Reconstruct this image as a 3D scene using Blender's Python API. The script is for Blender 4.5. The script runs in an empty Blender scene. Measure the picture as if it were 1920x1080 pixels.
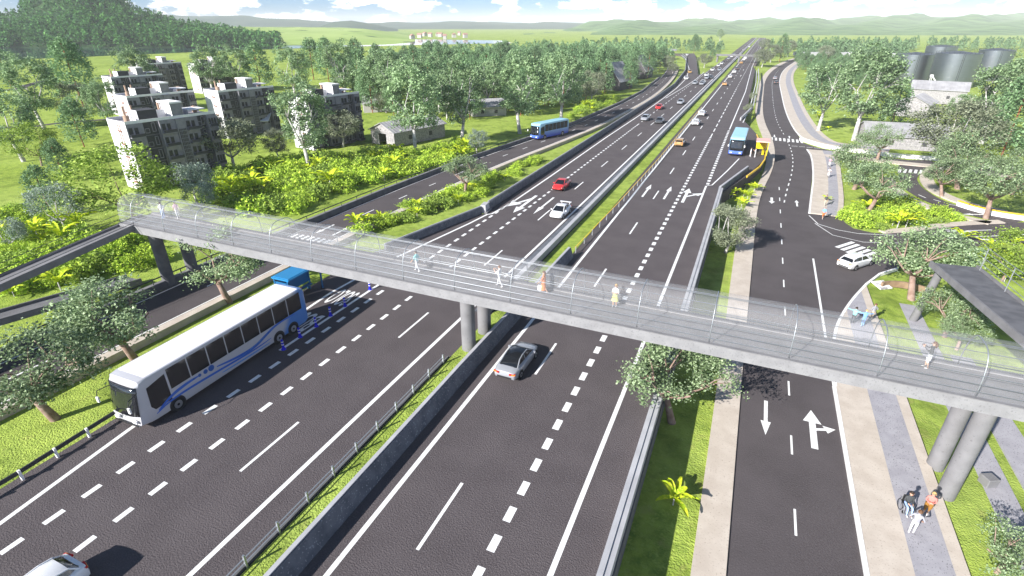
import bpy, bmesh, math, random
import numpy as np
from mathutils import Vector, Matrix
from mathutils.geometry import tessellate_polygon
random.seed(7); rng = np.random.default_rng(7)
R = math.radians
D = bpy.data; S = bpy.context.scene; C = S.collection

# ------------------------------------------------------------------ camera
F = 998.0; CX, CY = 960., 540.; H = 25.0
PITCH = math.atan(496/998.); YAW = math.atan2(486, F/math.cos(PITCH))
cam = D.cameras.new('camera'); co = D.objects.new('camera', cam); C.objects.link(co)
cam.sensor_width = 36; cam.lens = F/1920*36; cam.clip_end = 20000; cam.clip_start = .5
co.location = (0, 0, H); co.rotation_euler = (math.pi/2-PITCH, 0, YAW)
S.camera = co
hd = np.array([-math.sin(YAW), math.cos(YAW), 0]); rt = np.array([math.cos(YAW), math.sin(YAW), 0]); upz = np.array([0, 0, 1.])
fw = hd*math.cos(PITCH)-upz*math.sin(PITCH); uv = hd*math.sin(PITCH)+upz*math.cos(PITCH)
def G(x, y, z=0.):
    'ground point measured from the photograph: where the sight line meets height z'
    d = fw*F+rt*(x-CX)+uv*(CY-y); t = (z-H)/d[2]; return (float(d[0]*t), float(d[1]*t))
def P(X, Y, Z):
    v = np.array([X, Y, Z-H]); a = v@fw
    return (CX+F*(v@rt)/a, CY-F*(v@uv)/a) if a > 1 else (-999, -999)

# ------------------------------------------------------------------ world, sun, exposure
SUNV = Vector((.85, 1.7, -1.0)).normalized()
SUN_EL = math.asin(-SUNV.z); SUN_AZ = math.atan2(-SUNV.x, -SUNV.y)
W = D.worlds.new('World'); S.world = W; W.use_nodes = True
nt = W.node_tree; nd = nt.nodes; ln = nt.links
bg = nd['Background']
sky = nd.new('ShaderNodeTexSky'); sky.sky_type = 'NISHITA'; sky.sun_disc = False
sky.sun_elevation = SUN_EL; sky.sun_rotation = SUN_AZ; sky.air_density = 1.0; sky.dust_density = .6; sky.ozone_density = 2.
tc = nd.new('ShaderNodeTexCoord'); sx = nd.new('ShaderNodeSeparateXYZ'); ln.new(tc.outputs['Generated'], sx.inputs[0])
mx = nd.new('ShaderNodeMath'); mx.operation = 'MAXIMUM'; mx.inputs[1].default_value = 0.0; ln.new(sx.outputs[2], mx.inputs[0])
vm = nd.new('ShaderNodeVectorMath'); vm.operation = 'MULTIPLY'; vm.inputs[1].default_value = (1, 1, 2.6); ln.new(tc.outputs['Generated'], vm.inputs[0])
nz = nd.new('ShaderNodeTexNoise'); nz.inputs['Scale'].default_value = 19; nz.inputs['Detail'].default_value = 7; nz.inputs['Roughness'].default_value = .55
ln.new(vm.outputs[0], nz.inputs['Vector'])
rp = nd.new('ShaderNodeValToRGB'); rp.color_ramp.elements[0].position = .485; rp.color_ramp.elements[1].position = .53
ln.new(nz.outputs['Fac'], rp.inputs[0])
tint = nd.new('ShaderNodeMix'); tint.data_type = 'RGBA'; tint.blend_type = 'MULTIPLY'; tint.inputs[0].default_value = 1
ln.new(sky.outputs[0], tint.inputs[6])
tn = nd.new('ShaderNodeMix'); tn.data_type = 'RGBA'; tn.inputs[6].default_value = (.3, .85, 1.9, 1); tn.inputs[7].default_value = (.75, .95, 1.1, 1)
tm = nd.new('ShaderNodeMapRange'); tm.inputs[1].default_value = .12; tm.inputs[2].default_value = .3; ln.new(mx.outputs[0], tm.inputs[0]); ln.new(tm.outputs[0], tn.inputs[0]); ln.new(tn.outputs[2], tint.inputs[7])
lowm = nd.new('ShaderNodeMapRange'); lowm.inputs[1].default_value = .45; lowm.inputs[2].default_value = .2; lowm.inputs[3].default_value = 0; ln.new(mx.outputs[0], lowm.inputs[0])
mulm = nd.new('ShaderNodeMath'); mulm.operation = 'MULTIPLY'; ln.new(rp.outputs[0], mulm.inputs[0]); ln.new(lowm.outputs[0], mulm.inputs[1])
mixc = nd.new('ShaderNodeMix'); mixc.data_type = 'RGBA'; ln.new(mulm.outputs[0], mixc.inputs[0])
ln.new(tint.outputs[2], mixc.inputs[6]); cr = nd.new('ShaderNodeValToRGB'); cr.color_ramp.elements[0].position = .5; cr.color_ramp.elements[1].position = .6; cr.color_ramp.elements[0].color = (13, 14, 16, 1); cr.color_ramp.elements[1].color = (25, 25, 25, 1); ln.new(nz.outputs['Fac'], cr.inputs[0]); ln.new(cr.outputs[0], mixc.inputs[7])
ln.new(mixc.outputs[2], bg.inputs[0]); bg.inputs[1].default_value = .05
sl = D.lights.new('sun', 'SUN'); sl.energy = 5.0; sl.angle = R(.6); sl.color = (1, .965, .91)
so = D.objects.new('sun', sl); C.objects.link(so); so.rotation_euler = SUNV.to_track_quat('-Z', 'Y').to_euler(); so.location = (-60, -120, 90)
S.view_settings.view_transform = 'Standard'; S.view_settings.look = 'None'; S.view_settings.gamma = 1
S.view_settings.exposure = 1.02
S.render.engine = 'CYCLES'; S.cycles.max_bounces = 5; S.cycles.transparent_max_bounces = 12
S.cycles.volume_bounces = 0

# ------------------------------------------------------------------ helpers
def tag(o, label=None, cat=None, group=None, kind=None):
    if label: o['label'] = label
    if cat: o['category'] = cat
    if group: o['group'] = group
    if kind: o['kind'] = kind
    return o
def thing(name, label, cat, loc=(0, 0, 0), rz=0, group=None, s=1):
    o = D.objects.new(name, None); C.objects.link(o); o.location = loc; o.rotation_euler = (0, 0, rz); o.scale = (s, s, s)
    o.empty_display_size = .3
    return tag(o, label, cat, group)
class MB:
    def __init__(s): s.v = []; s.f = []; s.m = []
    def add(s, vs, fs, m=0):
        b = len(s.v); s.v += [tuple(q) for q in vs]
        for f in fs: s.f.append(tuple(b+i for i in f)); s.m.append(m)
        return s
    def box(s, c, d, rz=0, m=0, taper=1, rx=0):
        hx, hy, hz = d[0]/2, d[1]/2, d[2]/2; M = Matrix.Rotation(rz, 3, 'Z') @ Matrix.Rotation(rx, 3, 'X'); vs = []
        for z, t in ((-hz, 1), (hz, taper)):
            for x, y in ((-hx, -hy), (hx, -hy), (hx, hy), (-hx, hy)):
                vs.append(Vector(c)+M @ Vector((x*t, y*t, z)))
        return s.add(vs, [(3, 2, 1, 0), (4, 5, 6, 7), (0, 1, 5, 4), (1, 2, 6, 5), (2, 3, 7, 6), (3, 0, 4, 7)], m)
    def tube(s, pts, r, n=8, m=0, cap=True):
        pts = [Vector(p) for p in pts]; rs = r if isinstance(r, (list, tuple)) else [r]*len(pts); b = len(s.v)
        prev = None
        for i, p in enumerate(pts):
            t = (pts[min(i+1, len(pts)-1)]-pts[max(i-1, 0)]).normalized()
            a = Vector((0, 0, 1)) if abs(t.z) < .9 else Vector((1, 0, 0))
            if prev is None: x = t.cross(a).normalized()
            else: x = (prev-t*prev.dot(t)).normalized()
            prev = x; y = t.cross(x)
            for k in range(n):
                an = 2*math.pi*k/n; s.v.append(tuple(p+(x*math.cos(an)+y*math.sin(an))*rs[i]))
        for i in range(len(pts)-1):
            for k in range(n):
                s.f.append((b+i*n+k, b+i*n+(k+1) % n, b+(i+1)*n+(k+1) % n, b+(i+1)*n+k)); s.m.append(m)
        if cap:
            s.f.append(tuple(b+k for k in reversed(range(n)))); s.m.append(m)
            s.f.append(tuple(b+(len(pts)-1)*n+k for k in range(n))); s.m.append(m)
        return s
    def cyl(s, c, r, h, n=20, m=0, axis='Z', r2=None):
        c = Vector(c); a = {'Z': Vector((0, 0, h)), 'X': Vector((h, 0, 0)), 'Y': Vector((0, h, 0))}[axis]
        return s.tube([c, c+a], [r, r if r2 is None else r2], n, m)
    def prism(s, poly, z0, z1, m=0, bottom=True):
        n = len(poly); tri = tessellate_polygon([[Vector((p[0], p[1], 0)) for p in poly]])
        area = sum(poly[i][0]*poly[(i+1) % n][1]-poly[(i+1) % n][0]*poly[i][1] for i in range(n))
        f0 = lambda i: z0(poly[i]) if callable(z0) else z0
        f1 = lambda i: z1(poly[i]) if callable(z1) else z1
        vs = [(poly[i][0], poly[i][1], f0(i)) for i in range(n)]+[(poly[i][0], poly[i][1], f1(i)) for i in range(n)]
        fs = []
        for t in tri:
            a = sum(poly[t[k]][0]*poly[t[(k+1) % 3]][1]-poly[t[(k+1) % 3]][0]*poly[t[k]][1] for k in range(3))
            t = t if a > 0 else t[::-1]
            fs.append(tuple(n+i for i in t))
            if bottom: fs.append(tuple(t[::-1]))
        for i in range(n):
            j = (i+1) % n; q = (i, j, n+j, n+i); fs.append(q if area > 0 else q[::-1])
        return s.add(vs, fs, m)
    def sheet(s, poly, z, m=0):
        n = len(poly); tri = tessellate_polygon([[Vector((p[0], p[1], 0)) for p in poly]]); fs = []
        for t in tri:
            a = sum(poly[t[k]][0]*poly[t[(k+1) % 3]][1]-poly[t[(k+1) % 3]][0]*poly[t[k]][1] for k in range(3))
            fs.append(tuple(t) if a > 0 else tuple(t[::-1]))
        return s.add([(p[0], p[1], z) for p in poly], fs, m)
    def strip(s, A, B, z, m=0):
        'sheet between two polylines of equal length'
        n = len(A); vs = [(a[0], a[1], z if len(a) < 3 else a[2]) for a in A]+[(b[0], b[1], z if len(b) < 3 else b[2]) for b in B]
        return s.add(vs, [(i, n+i, n+i+1, i+1) for i in range(n-1)], m)
    def loft(s, secs, m=0, caps=True, closed=True):
        n = len(secs[0]); b = len(s.v)
        for q in secs: s.v += [tuple(p) for p in q]
        for i in range(len(secs)-1):
            for k in range(n if closed else n-1):
                s.f.append((b+i*n+k, b+i*n+(k+1) % n, b+(i+1)*n+(k+1) % n, b+(i+1)*n+k)); s.m.append(m)
        if caps:
            s.f.append(tuple(b+k for k in reversed(range(n)))); s.m.append(m)
            s.f.append(tuple(b+(len(secs)-1)*n+k for k in range(n))); s.m.append(m)
        return s
    def build(s, name, mats, parent=None, smooth=False, fix=False):
        me = D.meshes.new(name); me.from_pydata(s.v, [], s.f)
        mats = mats if isinstance(mats, (list, tuple)) else [mats]
        for m in mats: me.materials.append(m)
        me.polygons.foreach_set('material_index', s.m)
        if smooth: me.polygons.foreach_set('use_smooth', [True]*len(s.f))
        if fix:
            bm = bmesh.new(); bm.from_mesh(me); bmesh.ops.recalc_face_normals(bm, faces=bm.faces); bm.to_mesh(me); bm.free()
        me.update()
        if smooth == 'auto': me.set_sharp_from_angle(angle=R(40))
        o = D.objects.new(name, me); C.objects.link(o)
        if parent: o.parent = parent
        return o
def dup(root, loc, rz, label=None, group=None, s=None):
    def cp(o, par):
        c = o.copy(); C.objects.link(c); c.parent = par
        for ch in o.children: cp(ch, c)
        return c
    r = cp(root, None); r.location = loc; r.rotation_euler = (0, 0, rz)
    if s is not None: r.scale = s if isinstance(s, tuple) else (s, s, s)
    if label: r['label'] = label
    if group: r['group'] = group
    return r
def offs(pl, d):
    'offset polyline to the right by d'
    out = []
    for i, p in enumerate(pl):
        a = Vector(pl[max(i-1, 0)][:2]); b = Vector(pl[min(i+1, len(pl)-1)][:2]); t = (b-a).normalized()
        out.append((p[0]+t.y*d, p[1]-t.x*d)+tuple(p[2:]))
    return out
def densify(pl, step=4.):
    out = []
    for a, b in zip(pl, pl[1:]):
        n = max(1, int(math.dist(a[:2], b[:2])/step))
        for i in range(n): out.append(tuple(a[k]+(b[k]-a[k])*i/n for k in range(len(a))))
    out.append(tuple(pl[-1])); return out
def smooth_pl(pl, it=2):
    for _ in range(it):
        o = [pl[0]]
        for a, b in zip(pl, pl[1:]):
            o.append(tuple(a[k]*.75+b[k]*.25 for k in range(len(a)))); o.append(tuple(a[k]*.25+b[k]*.75 for k in range(len(a))))
        o.append(pl[-1]); pl = o
    return pl
def px(z, *pts): return [G(x, y, z) for x, y in pts]

# ------------------------------------------------------------------ materials
def mat(name, col, rough=.8, metal=0, col2=None, scale=5, bump=0, bscale=None, detail=4, rand=0, spec=.5, lo=.35, hi=.65, emit=0, alpha=1, coat=0, trans=0, dist=.02, subs=0):
    m = D.materials.new(name); m.use_nodes = True; n = m.node_tree.nodes; l = m.node_tree.links; b = n['Principled BSDF']
    b.inputs['Base Color'].default_value = (*col, 1); b.inputs['Roughness'].default_value = rough; b.inputs['Metallic'].default_value = metal
    b.inputs['Specular IOR Level'].default_value = spec; b.inputs['Coat Weight'].default_value = coat
    tcn = n.new('ShaderNodeTexCoord'); out = None
    if col2:
        z = n.new('ShaderNodeTexNoise'); z.inputs['Scale'].default_value = scale; z.inputs['Detail'].default_value = detail
        l.new(tcn.outputs['Object'], z.inputs['Vector'])
        r = n.new('ShaderNodeValToRGB'); r.color_ramp.elements[0].position = lo; r.color_ramp.elements[1].position = hi
        r.color_ramp.elements[0].color = (*col, 1); r.color_ramp.elements[1].color = (*col2, 1)
        l.new(z.outputs['Fac'], r.inputs[0]); out = r.outputs[0]; l.new(out, b.inputs['Base Color'])
    if rand:
        oi = n.new('ShaderNodeObjectInfo'); h = n.new('ShaderNodeHueSaturation')
        mp = n.new('ShaderNodeMapRange'); mp.inputs[3].default_value = 1-rand; mp.inputs[4].default_value = 1+rand
        l.new(oi.outputs['Random'], mp.inputs[0]); l.new(mp.outputs[0], h.inputs['Value'])
        mp2 = n.new('ShaderNodeMapRange'); mp2.inputs[3].default_value = .5-rand*.06; mp2.inputs[4].default_value = .5+rand*.06
        l.new(oi.outputs['Random'], mp2.inputs[0]); l.new(mp2.outputs[0], h.inputs['Hue'])
        if out: l.new(out, h.inputs['Color'])
        else: h.inputs['Color'].default_value = (*col, 1)
        l.new(h.outputs[0], b.inputs['Base Color'])
    if bump:
        z = n.new('ShaderNodeTexNoise'); z.inputs['Scale'].default_value = bscale or scale*3; z.inputs['Detail'].default_value = 3
        l.new(tcn.outputs['Object'], z.inputs['Vector'])
        bn = n.new('ShaderNodeBump'); bn.inputs['Strength'].default_value = bump; bn.inputs['Distance'].default_value = dist
        l.new(z.outputs['Fac'], bn.inputs['Height']); l.new(bn.outputs[0], b.inputs['Normal'])
    if trans:
        t = n.new('ShaderNodeBsdfTranslucent'); mxs = n.new('ShaderNodeMixShader'); mxs.inputs[0].default_value = trans
        src = b.inputs['Base Color'].links[0].from_socket if b.inputs['Base Color'].is_linked else None
        if src: l.new(src, t.inputs[0])
        else: t.inputs[0].default_value = (*col, 1)
        l.new(b.outputs[0], mxs.inputs[1]); l.new(t.outputs[0], mxs.inputs[2]); l.new(mxs.outputs[0], n['Material Output'].inputs[0])
    if emit:
        b.inputs['Emission Color'].default_value = (*col, 1); b.inputs['Emission Strength'].default_value = emit
    return m
def add_speckle(m, col, scale, thr, soft=.03, layer=True):
    'a second, finer layer of differently coloured grains'
    n = m.node_tree.nodes; l = m.node_tree.links; b = n['Principled BSDF']
    tcn = n.new('ShaderNodeTexCoord'); z = n.new('ShaderNodeTexNoise'); z.inputs['Scale'].default_value = scale; z.inputs['Detail'].default_value = 2
    l.new(tcn.outputs['Object'], z.inputs['Vector']); r = n.new('ShaderNodeValToRGB')
    r.color_ramp.elements[0].position = thr; r.color_ramp.elements[1].position = thr+soft
    l.new(z.outputs['Fac'], r.inputs[0]); mm = n.new('ShaderNodeMix'); mm.data_type = 'RGBA'; l.new(r.outputs[0], mm.inputs[0])
    if b.inputs['Base Color'].is_linked: l.new(b.inputs['Base Color'].links[0].from_socket, mm.inputs[6])
    else: mm.inputs[6].default_value = b.inputs['Base Color'].default_value
    mm.inputs[7].default_value = (*col, 1); l.new(mm.outputs[2], b.inputs['Base Color']); return m

ASPH = mat('asphalt', (.082, .07, .074), .92, col2=(.1, .086, .09), scale=.35, bump=1, bscale=11, detail=6, spec=.2, dist=.05)
add_speckle(ASPH, (.118, .103, .108), 11.0, .5, .2)
ASPH2 = mat('asphalt_service', (.072, .062, .065), .92, col2=(.09, .078, .082), scale=.3, bump=.7, bscale=9, spec=.25, dist=.03)
add_speckle(ASPH2, (.105, .091, .096), 12.0, .52, .2)
PAINT = mat('road_paint', (.74, .74, .74), .6, col2=(.84, .84, .83), scale=1.5, lo=.2, hi=.6)
add_speckle(PAINT, (.45, .43, .43), 6., .62, .1)
TAN = mat('tan_paving', (.47, .405, .345), .9, col2=(.55, .485, .42), scale=.9, bump=.25, bscale=12, detail=7)
add_speckle(TAN, (.36, .3, .25), 9, .6, .12)
GREYP = mat('grey_paving', (.30, .29, .32), .9, col2=(.36, .35, .38), scale=1.0, bump=.2, bscale=10)
add_speckle(GREYP, (.15, .14, .15), 12, .63, .04)
KERB = mat('kerb_paint', (.74, .73, .73), .7, col2=(.84, .83, .83), scale=2)
CONC = mat('concrete', (.155, .152, .16), .85, col2=(.2, .197, .207), scale=.8, bump=.25, bscale=10, detail=7)
add_speckle(CONC, (.13, .128, .135), 6., .66, .05)
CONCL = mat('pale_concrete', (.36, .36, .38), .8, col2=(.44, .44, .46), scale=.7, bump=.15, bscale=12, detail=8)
CONCD = mat('shaded_slate_concrete', (.075, .085, .105), .85, col2=(.13, .14, .165), scale=1.3, bump=.5, bscale=6, detail=7)  # shade on the barrier faces put into this dark tone; gutter shares it
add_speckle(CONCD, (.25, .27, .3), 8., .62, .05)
DARKC = mat('dark_concrete', (.09, .09, .1), .85, col2=(.14, .14, .152), scale=1.0, bump=.2, bscale=9)
GRASS = mat('grass', (.12, .2, .022), .95, col2=(.31, .41, .06), scale=1.3, bump=1, bscale=8, detail=9, spec=.1, dist=.12, lo=.3, hi=.62)
add_speckle(GRASS, (.36, .44, .09), 5.5, .5, .25)
def big_patches(m, col, scale, lo, hi, f):
    n = m.node_tree.nodes; l = m.node_tree.links; b = n['Principled BSDF']
    tcn = n.new('ShaderNodeTexCoord'); z = n.new('ShaderNodeTexNoise'); z.inputs['Scale'].default_value = scale; z.inputs['Detail'].default_value = 4
    l.new(tcn.outputs['Object'], z.inputs['Vector']); r = n.new('ShaderNodeMapRange'); r.inputs[1].default_value = lo; r.inputs[2].default_value = hi; r.inputs[4].default_value = f
    l.new(z.outputs['Fac'], r.inputs[0]); mm = n.new('ShaderNodeMix'); mm.data_type = 'RGBA'; l.new(r.outputs[0], mm.inputs[0])
    l.new(b.inputs['Base Color'].links[0].from_socket, mm.inputs[6]); mm.inputs[7].default_value = (*col, 1); l.new(mm.outputs[2], b.inputs['Base Color'])
big_patches(GRASS, (.4, .5, .12), .03, .35, .65, .7)
big_patches(GRASS, (.1, .15, .02), .35, .48, .68, .55)
big_patches(GRASS, (.36, .33, .12), .8, .6, .74, .45)
STEEL = mat('galvanised_steel', (.4, .42, .45), .45, .7)
DSTEEL = mat('dark_steel', (.06, .065, .07), .5, .4)
YEL = mat('yellow_paint', (.8, .52, .03), .5)
WHITEW = mat('sunlit_render', (.72, .71, .73), .9, col2=(.8, .79, .8), scale=.8)  # sunlit brightness of the block gables and roof slabs put into the colour
BLUEPOST = mat('blue_plastic', (.005, .005, .55), .4)
GLASS = mat('dark_glass', (.012, .014, .018), .08, spec=.9)
RUBBER = mat('tyre_rubber', (.015, .015, .016), .8)
RIM = mat('alloy_rim', (.55, .56, .58), .3, .8)
RED = mat('lamp_red', (.55, .02, .02), .25); AMB = mat('lamp_amber', (.9, .3, .04), .25); LAMPW = mat('lamp_white', (.8, .8, .82), .15)
BLACKP = mat('black_plastic', (.02, .02, .022), .5)
def paint(n, c): return mat(n, c, .28, 0, coat=.8)
PW = paint('white_car_paint', (.78, .78, .79)); PS = paint('silver_car_paint', (.3, .31, .34)); PR = paint('red_car_paint', (.6, .03, .03))
PG = paint('gold_car_paint', (.48, .28, .1)); PD = paint('dark_grey_car_paint', (.07, .075, .085)); PB = paint('blue_car_paint', (.04, .06, .3))
WOOD = mat('weathered_boards', (.2, .19, .2), .9, col2=(.38, .36, .37), scale=3, detail=6)
ROOFM = mat('grey_sheet_roof', (.26, .255, .27), .8, col2=(.36, .355, .37), scale=.5, detail=5)

# ------------------------------------------------------------------ ground, lake, hills
ZL, ZR, ZF = -1.5, -2.0, -1.0
def ground():
    xs = sorted(set([-9000, -6000, -4000, -2500, -1500, -1000, -700, -500, -350, -250, -180, -130, -100, -80, -62, -58, -50, -46, -42, -38, -30, -24, -16, -12, -8, -3, 0, 2, 6, 12, 15, 16.5, 19, 24, 30, 40, 60, 90, 130, 200, 300, 450, 700, 1000, 1500, 2500, 4000, 6000, 9000]))
    ys = [-200, -60, -20, 0]+list(range(10, 130, 6))+[130, 150, 180, 220, 270, 330, 400, 500, 620, 760, 950, 1200, 1600, 2200, 3200, 4500, 6500, 9000, 12000]
    mb = MB(); n = len(ys)
    for x in xs:
        for y in ys:
            t = min(1, max(0, (x+24)/8)); z = (ZL*(1-t)+ZR*t)-.02-.06
            if x > 16: z -= .5*min(1, (x-16)/4)*(1 if y < 70 else max(0, 1-(y-70)/15))
            if x < -62: z += .35*math.sin(x*.05)*math.sin(y*.045+1) if y < 400 and x > -500 else 0
            mb.v.append((x, y, z))
    for i in range(len(xs)-1):
        for j in range(n-1):
            mb.f.append((i*n+j, (i+1)*n+j, (i+1)*n+j+1, i*n+j+1)); mb.m.append(0)
    return tag(mb.build('ground', GRASS, smooth=True), kind='structure')
ground()
WATER = mat('lake_water', (.02, .05, .06), .06, spec=.9, bump=.05, bscale=.15, dist=.1)
lk = MB(); lk.sheet(px(-1.5, (-900, 150), (-300, 126), (0, 113), (430, 95), (640, 88), (800, 84), (960, 81))+px(-1.5, (940, 76), (800, 74), (600, 76), (300, 78), (0, 80), (-400, 82), (-900, 88)), -1.32)
tag(lk.build('water', WATER), kind='structure')

def hillmesh(name, pts, depth_pts, mtl, seed, rough=6, hump=None):
    'ridge given by pixel profile; depth_pts=(foot distance, ridge distance, back distance) measured along the view heading'
    mb = MB(); d0, d1, d2 = depth_pts; M = 14; n = len(pts)*1
    pp = densify([(a[0], a[1]) for a in pts], 14); rr = np.random.default_rng(seed); n = len(pp)
    ph = rr.uniform(0, 6.28, 8)
    rows = []
    for i, (x, y) in enumerate(pp):
        for j in range(M+1):
            t = j/M
            D_ = d0+(d1-d0)*t/.7 if t < .7 else d1+(d2-d1)*(t-.7)/.3
            zr = H-(y-44)/1114.*d1
            h = math.sin(min(t/.7, 1)*math.pi/2)**1.2 if t < .7 else math.cos((t-.7)/.3*math.pi/2)
            z = -2.+(zr+2)*h
            w = (math.sin(x*.021+ph[0]+j*.5)+math.sin(x*.043+ph[1]-j*.8)+math.sin(x*.09+ph[2]+j*1.3)*.5)*rough*h*(1-.3*t)*(0 if j == 0 or abs(t-.7) < .04 else .6)
            lat = (x-CX)/1114.*D_
            q = hd*D_+rt*lat
            mb.v.append((q[0], q[1], z+w))
    for i in range(n-1):
        for j in range(M):
            a = i*(M+1)+j; mb.f.append((a, a+M+1, a+M+2, a+1)); mb.m.append(0)
    return tag(mb.build(name, mtl, smooth=True), kind='structure'), mb
HILLG = mat('wooded_hill', (.06, .13, .04), .95, col2=(.17, .28, .09), scale=.012, bump=1, bscale=.05, detail=12, spec=.1, dist=8)
MEAD = mat('meadow_hill', (.26, .38, .09), .95, col2=(.4, .5, .16), scale=.006, bump=.4, bscale=.03, detail=10, spec=.1, dist=3)
add_speckle(MEAD, (.06, .13, .03), .012, .62, .02)
BLUEH = mat('far_ridge', (.05, .09, .07), .95, col2=(.09, .13, .09), scale=.004, bump=.5, bscale=.02, detail=10, spec=.1, dist=5)
DARKH = mat('conifer_hill_floor', (.02, .05, .018), .95, col2=(.04, .08, .025), scale=.02, spec=.1)
h1, h1mb = hillmesh('hill', [(-700, 30), (-350, 14), (-120, 26), (-20, 46), (20, 44), (45, 32), (62, 12), (100, -2), (150, -18), (195, -4), (235, 14), (280, 40), (340, 58), (430, 66), (470, 75), (520, 82)], (700, 930, 1300), DARKH, 1, rough=2)
hillmesh('hill', [(-600, 60), (100, 62), (290, 58), (430, 50), (560, 50), (680, 53), (760, 62), (860, 74), (960, 80)], (760, 1500, 2200), MEAD, 2, rough=2)
hillmesh('hill', [(520, 54), (600, 49), (625, 41), (660, 39), (700, 45), (745, 54)], (2200, 2600, 2900), BLUEH, 5, rough=2)
hillmesh('hill', [(-900, 22), (300, 30), (440, 33), (560, 37), (640, 43), (760, 44), (860, 40), (960, 43), (1080, 44), (1200, 40), (1320, 44)], (3000, 4200, 5200), BLUEH, 3, rough=10)
hillmesh('hill', [(880, 76), (960, 60), (1040, 54), (1120, 46), (1180, 38), (1240, 42), (1320, 38), (1400, 44), (1440, 40), (1500, 34), (1560, 38), (1640, 33), (1740, 36), (1830, 30), (1920, 30), (2100, 26), (2500, 34)], (1500, 3600, 5200), HILLG, 4, rough=22)

# ------------------------------------------------------------------ highway slab (z=0) on its low embankment
XL = [(-37.3, -30), (-37.4, 8), (-37.6, 20), (-38.4, 27), (-39.9, 31), (-39.9, 47), (-38.6, 51), (-33.7, 67.1), (-33.6, 130), (-33.4, 215), (-34.1, 257), (-40, 342), (-56.3, 476), (-67, 532), (-79, 558)]
RP = [(-61, 566), (-52, 500), (-36, 365), (-31.5, 325)]
XL2 = [(-29.4, 340), (-28.5, 470), (-29, 700), (-29, 1250)]
XR = [(-4, 1250), (-4, 545), (-4.5, 440)]+px(0, (1408, 118), (1416, 132), (1406, 180), (1396, 227))+[(1.8, 150), (3.7, 129), (3.6, 120.6), (.9, 105.5), (-2.4, 92), (-2.4, -30)]
hw = MB(); hw.prism(XL+RP+XL2+XR, -2.6, 0)
tag(hw.build('road', [ASPH, CONC]), kind='structure')
def riser(m, keep=None):
    pass
mk = MB()
def line(pl, w, z=.004, mb=mk):
    pl = densify(pl, 6); mb.strip(offs(pl, -w/2), offs(pl, w/2), z)
def seg(x, y0, y1, w, z=.004, mb=mk): mb.strip([(x-w/2, y0), (x-w/2, y1)], [(x+w/2, y0), (x+w/2, y1)], z)
OUT = [(-34.0, -10), (-34.5, 7.6), (-35.5, 15.5), (-36.2, 25), (-36.9, 37.7), (-36.2, 47.3), (-33.66, 62.3), (-33.1, 66.8), (-32.6, 67.4), (-32.1, 73), (-32, 91), (-32.1, 131), (-31.7, 174), (-31.9, 210), (-32.4, 250), (-34.5, 300), (-41, 365), (-58, 480), (-69, 535)]
line(OUT, .3)
line([(-22, -10), (-22, 30), (-21.9, 60), (-21.9, 300)], .3); line([(-21.9, 300), (-21.9, 1250)], .3)
seg(-25.38, -1.5, 3.5, .2)
for k in range(0, 60): seg(-25.38, 15.8+17.2*k-.0, 20.8+17.2*k, .2)
for k in range(-4, 33):
    y = 8.55+2.04*k; seg(-32.23+(.0 if y < 60 else 0), y, y+1.05, .36)
for k in range(-4, 68): y = 12.3+2.07*k; seg(-28.78, y, y+1.05, .36)
for y in np.arange(152, 420, 6.): seg(-28.78, y, y+2.6, .25)
line([(-30.3, 345), (-29.6, 300), (-30.0, 260), (-31.2, 215)], .25)
seg(-15.65, -30, 1250, .3)
for k in range(0, 66): seg(-12.24, 15.5+17.2*k, 20.5+17.2*k, .2)
for k in range(-3, 62):
    y = 14.9+2.06*k; seg(-8.66, y, y+1.08, .46)
for y in np.arange(142, 1200, 8): seg(-8.66, y, y+(3 if y > 260 else 5), .26)
line([(-5.28, -30), (-5.28, 95.6)], .3)
for k in range(0, 28): y = 96.6+2.06*k; seg(-5.15, y, y+1.15, .5)
line([(-5.1, 155), (-4.7, 250), (-6.3, 400), (-6.5, 1240)], .28)
line([(-5.2, 95.8), (-4.41, 96.5), (-2.64, 108.3), (-1.1, 120)], .22)
line([G(1393, 230), (-1.5, 200), (-1.6, 290), (-3.0, 370)], .22)
seg(-33.5, 27.2, 45, .3)   # bus lane line with the posts
# arrows
def arrow(mb, c, L, w, d, z=.006, sw=.16, head=.38, hw=.42):
    'straight arrow centred at c pointing along d (radians from +Y clockwise)'
    pts = [(-sw*w, -L/2), (sw*w, -L/2), (sw*w, L/2-L*head), (hw*w, L/2-L*head), (0, L/2), (-hw*w, L/2-L*head), (-sw*w, L/2-L*head)]
    ca, sa = math.cos(d), math.sin(d)
    mb.sheet([(c[0]+x*ca+y*sa, c[1]-x*sa+y*ca) for x, y in pts], z)
def rarrow(mb, c, L, w, ang, z=.0065):
    arrow(mb, c, L, w, ang, z, sw=.13, head=.45, hw=.42)
for X, Y in (G(1213, 357), G(1252, 361)): arrow(mk, (X, Y), 8, 1.0, 0)
c = G(1286, 366); arrow(mk, c, 8.6, 1.6, 0, sw=.14, head=.32); rarrow(mk, (c[0]+1.2, c[1]+.6), 4.5, 1.6, R(38), .009)
for X, Y in (G(1020, 385),): arrow(mk, (X, Y), 9, 1.0, math.pi)
c = G(985, 382); arrow(mk, c, 9.5, 1.7, math.pi, sw=.14, head=.3); rarrow(mk, (c[0]-1.1, c[1]+.3), 6, 1.9, math.pi+R(22), .009)
c = G(1316, 290); arrow(mk, G(1335, 152), 9, 1, 0)
for q in ((1341, 132), (1362, 138), (1389, 142), (1394, 131)): arrow(mk, G(*q), 9, .8, 0 if q[0] > 1370 else math.pi)
tag(mk.build('road_markings', PAINT), kind='structure')
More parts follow.
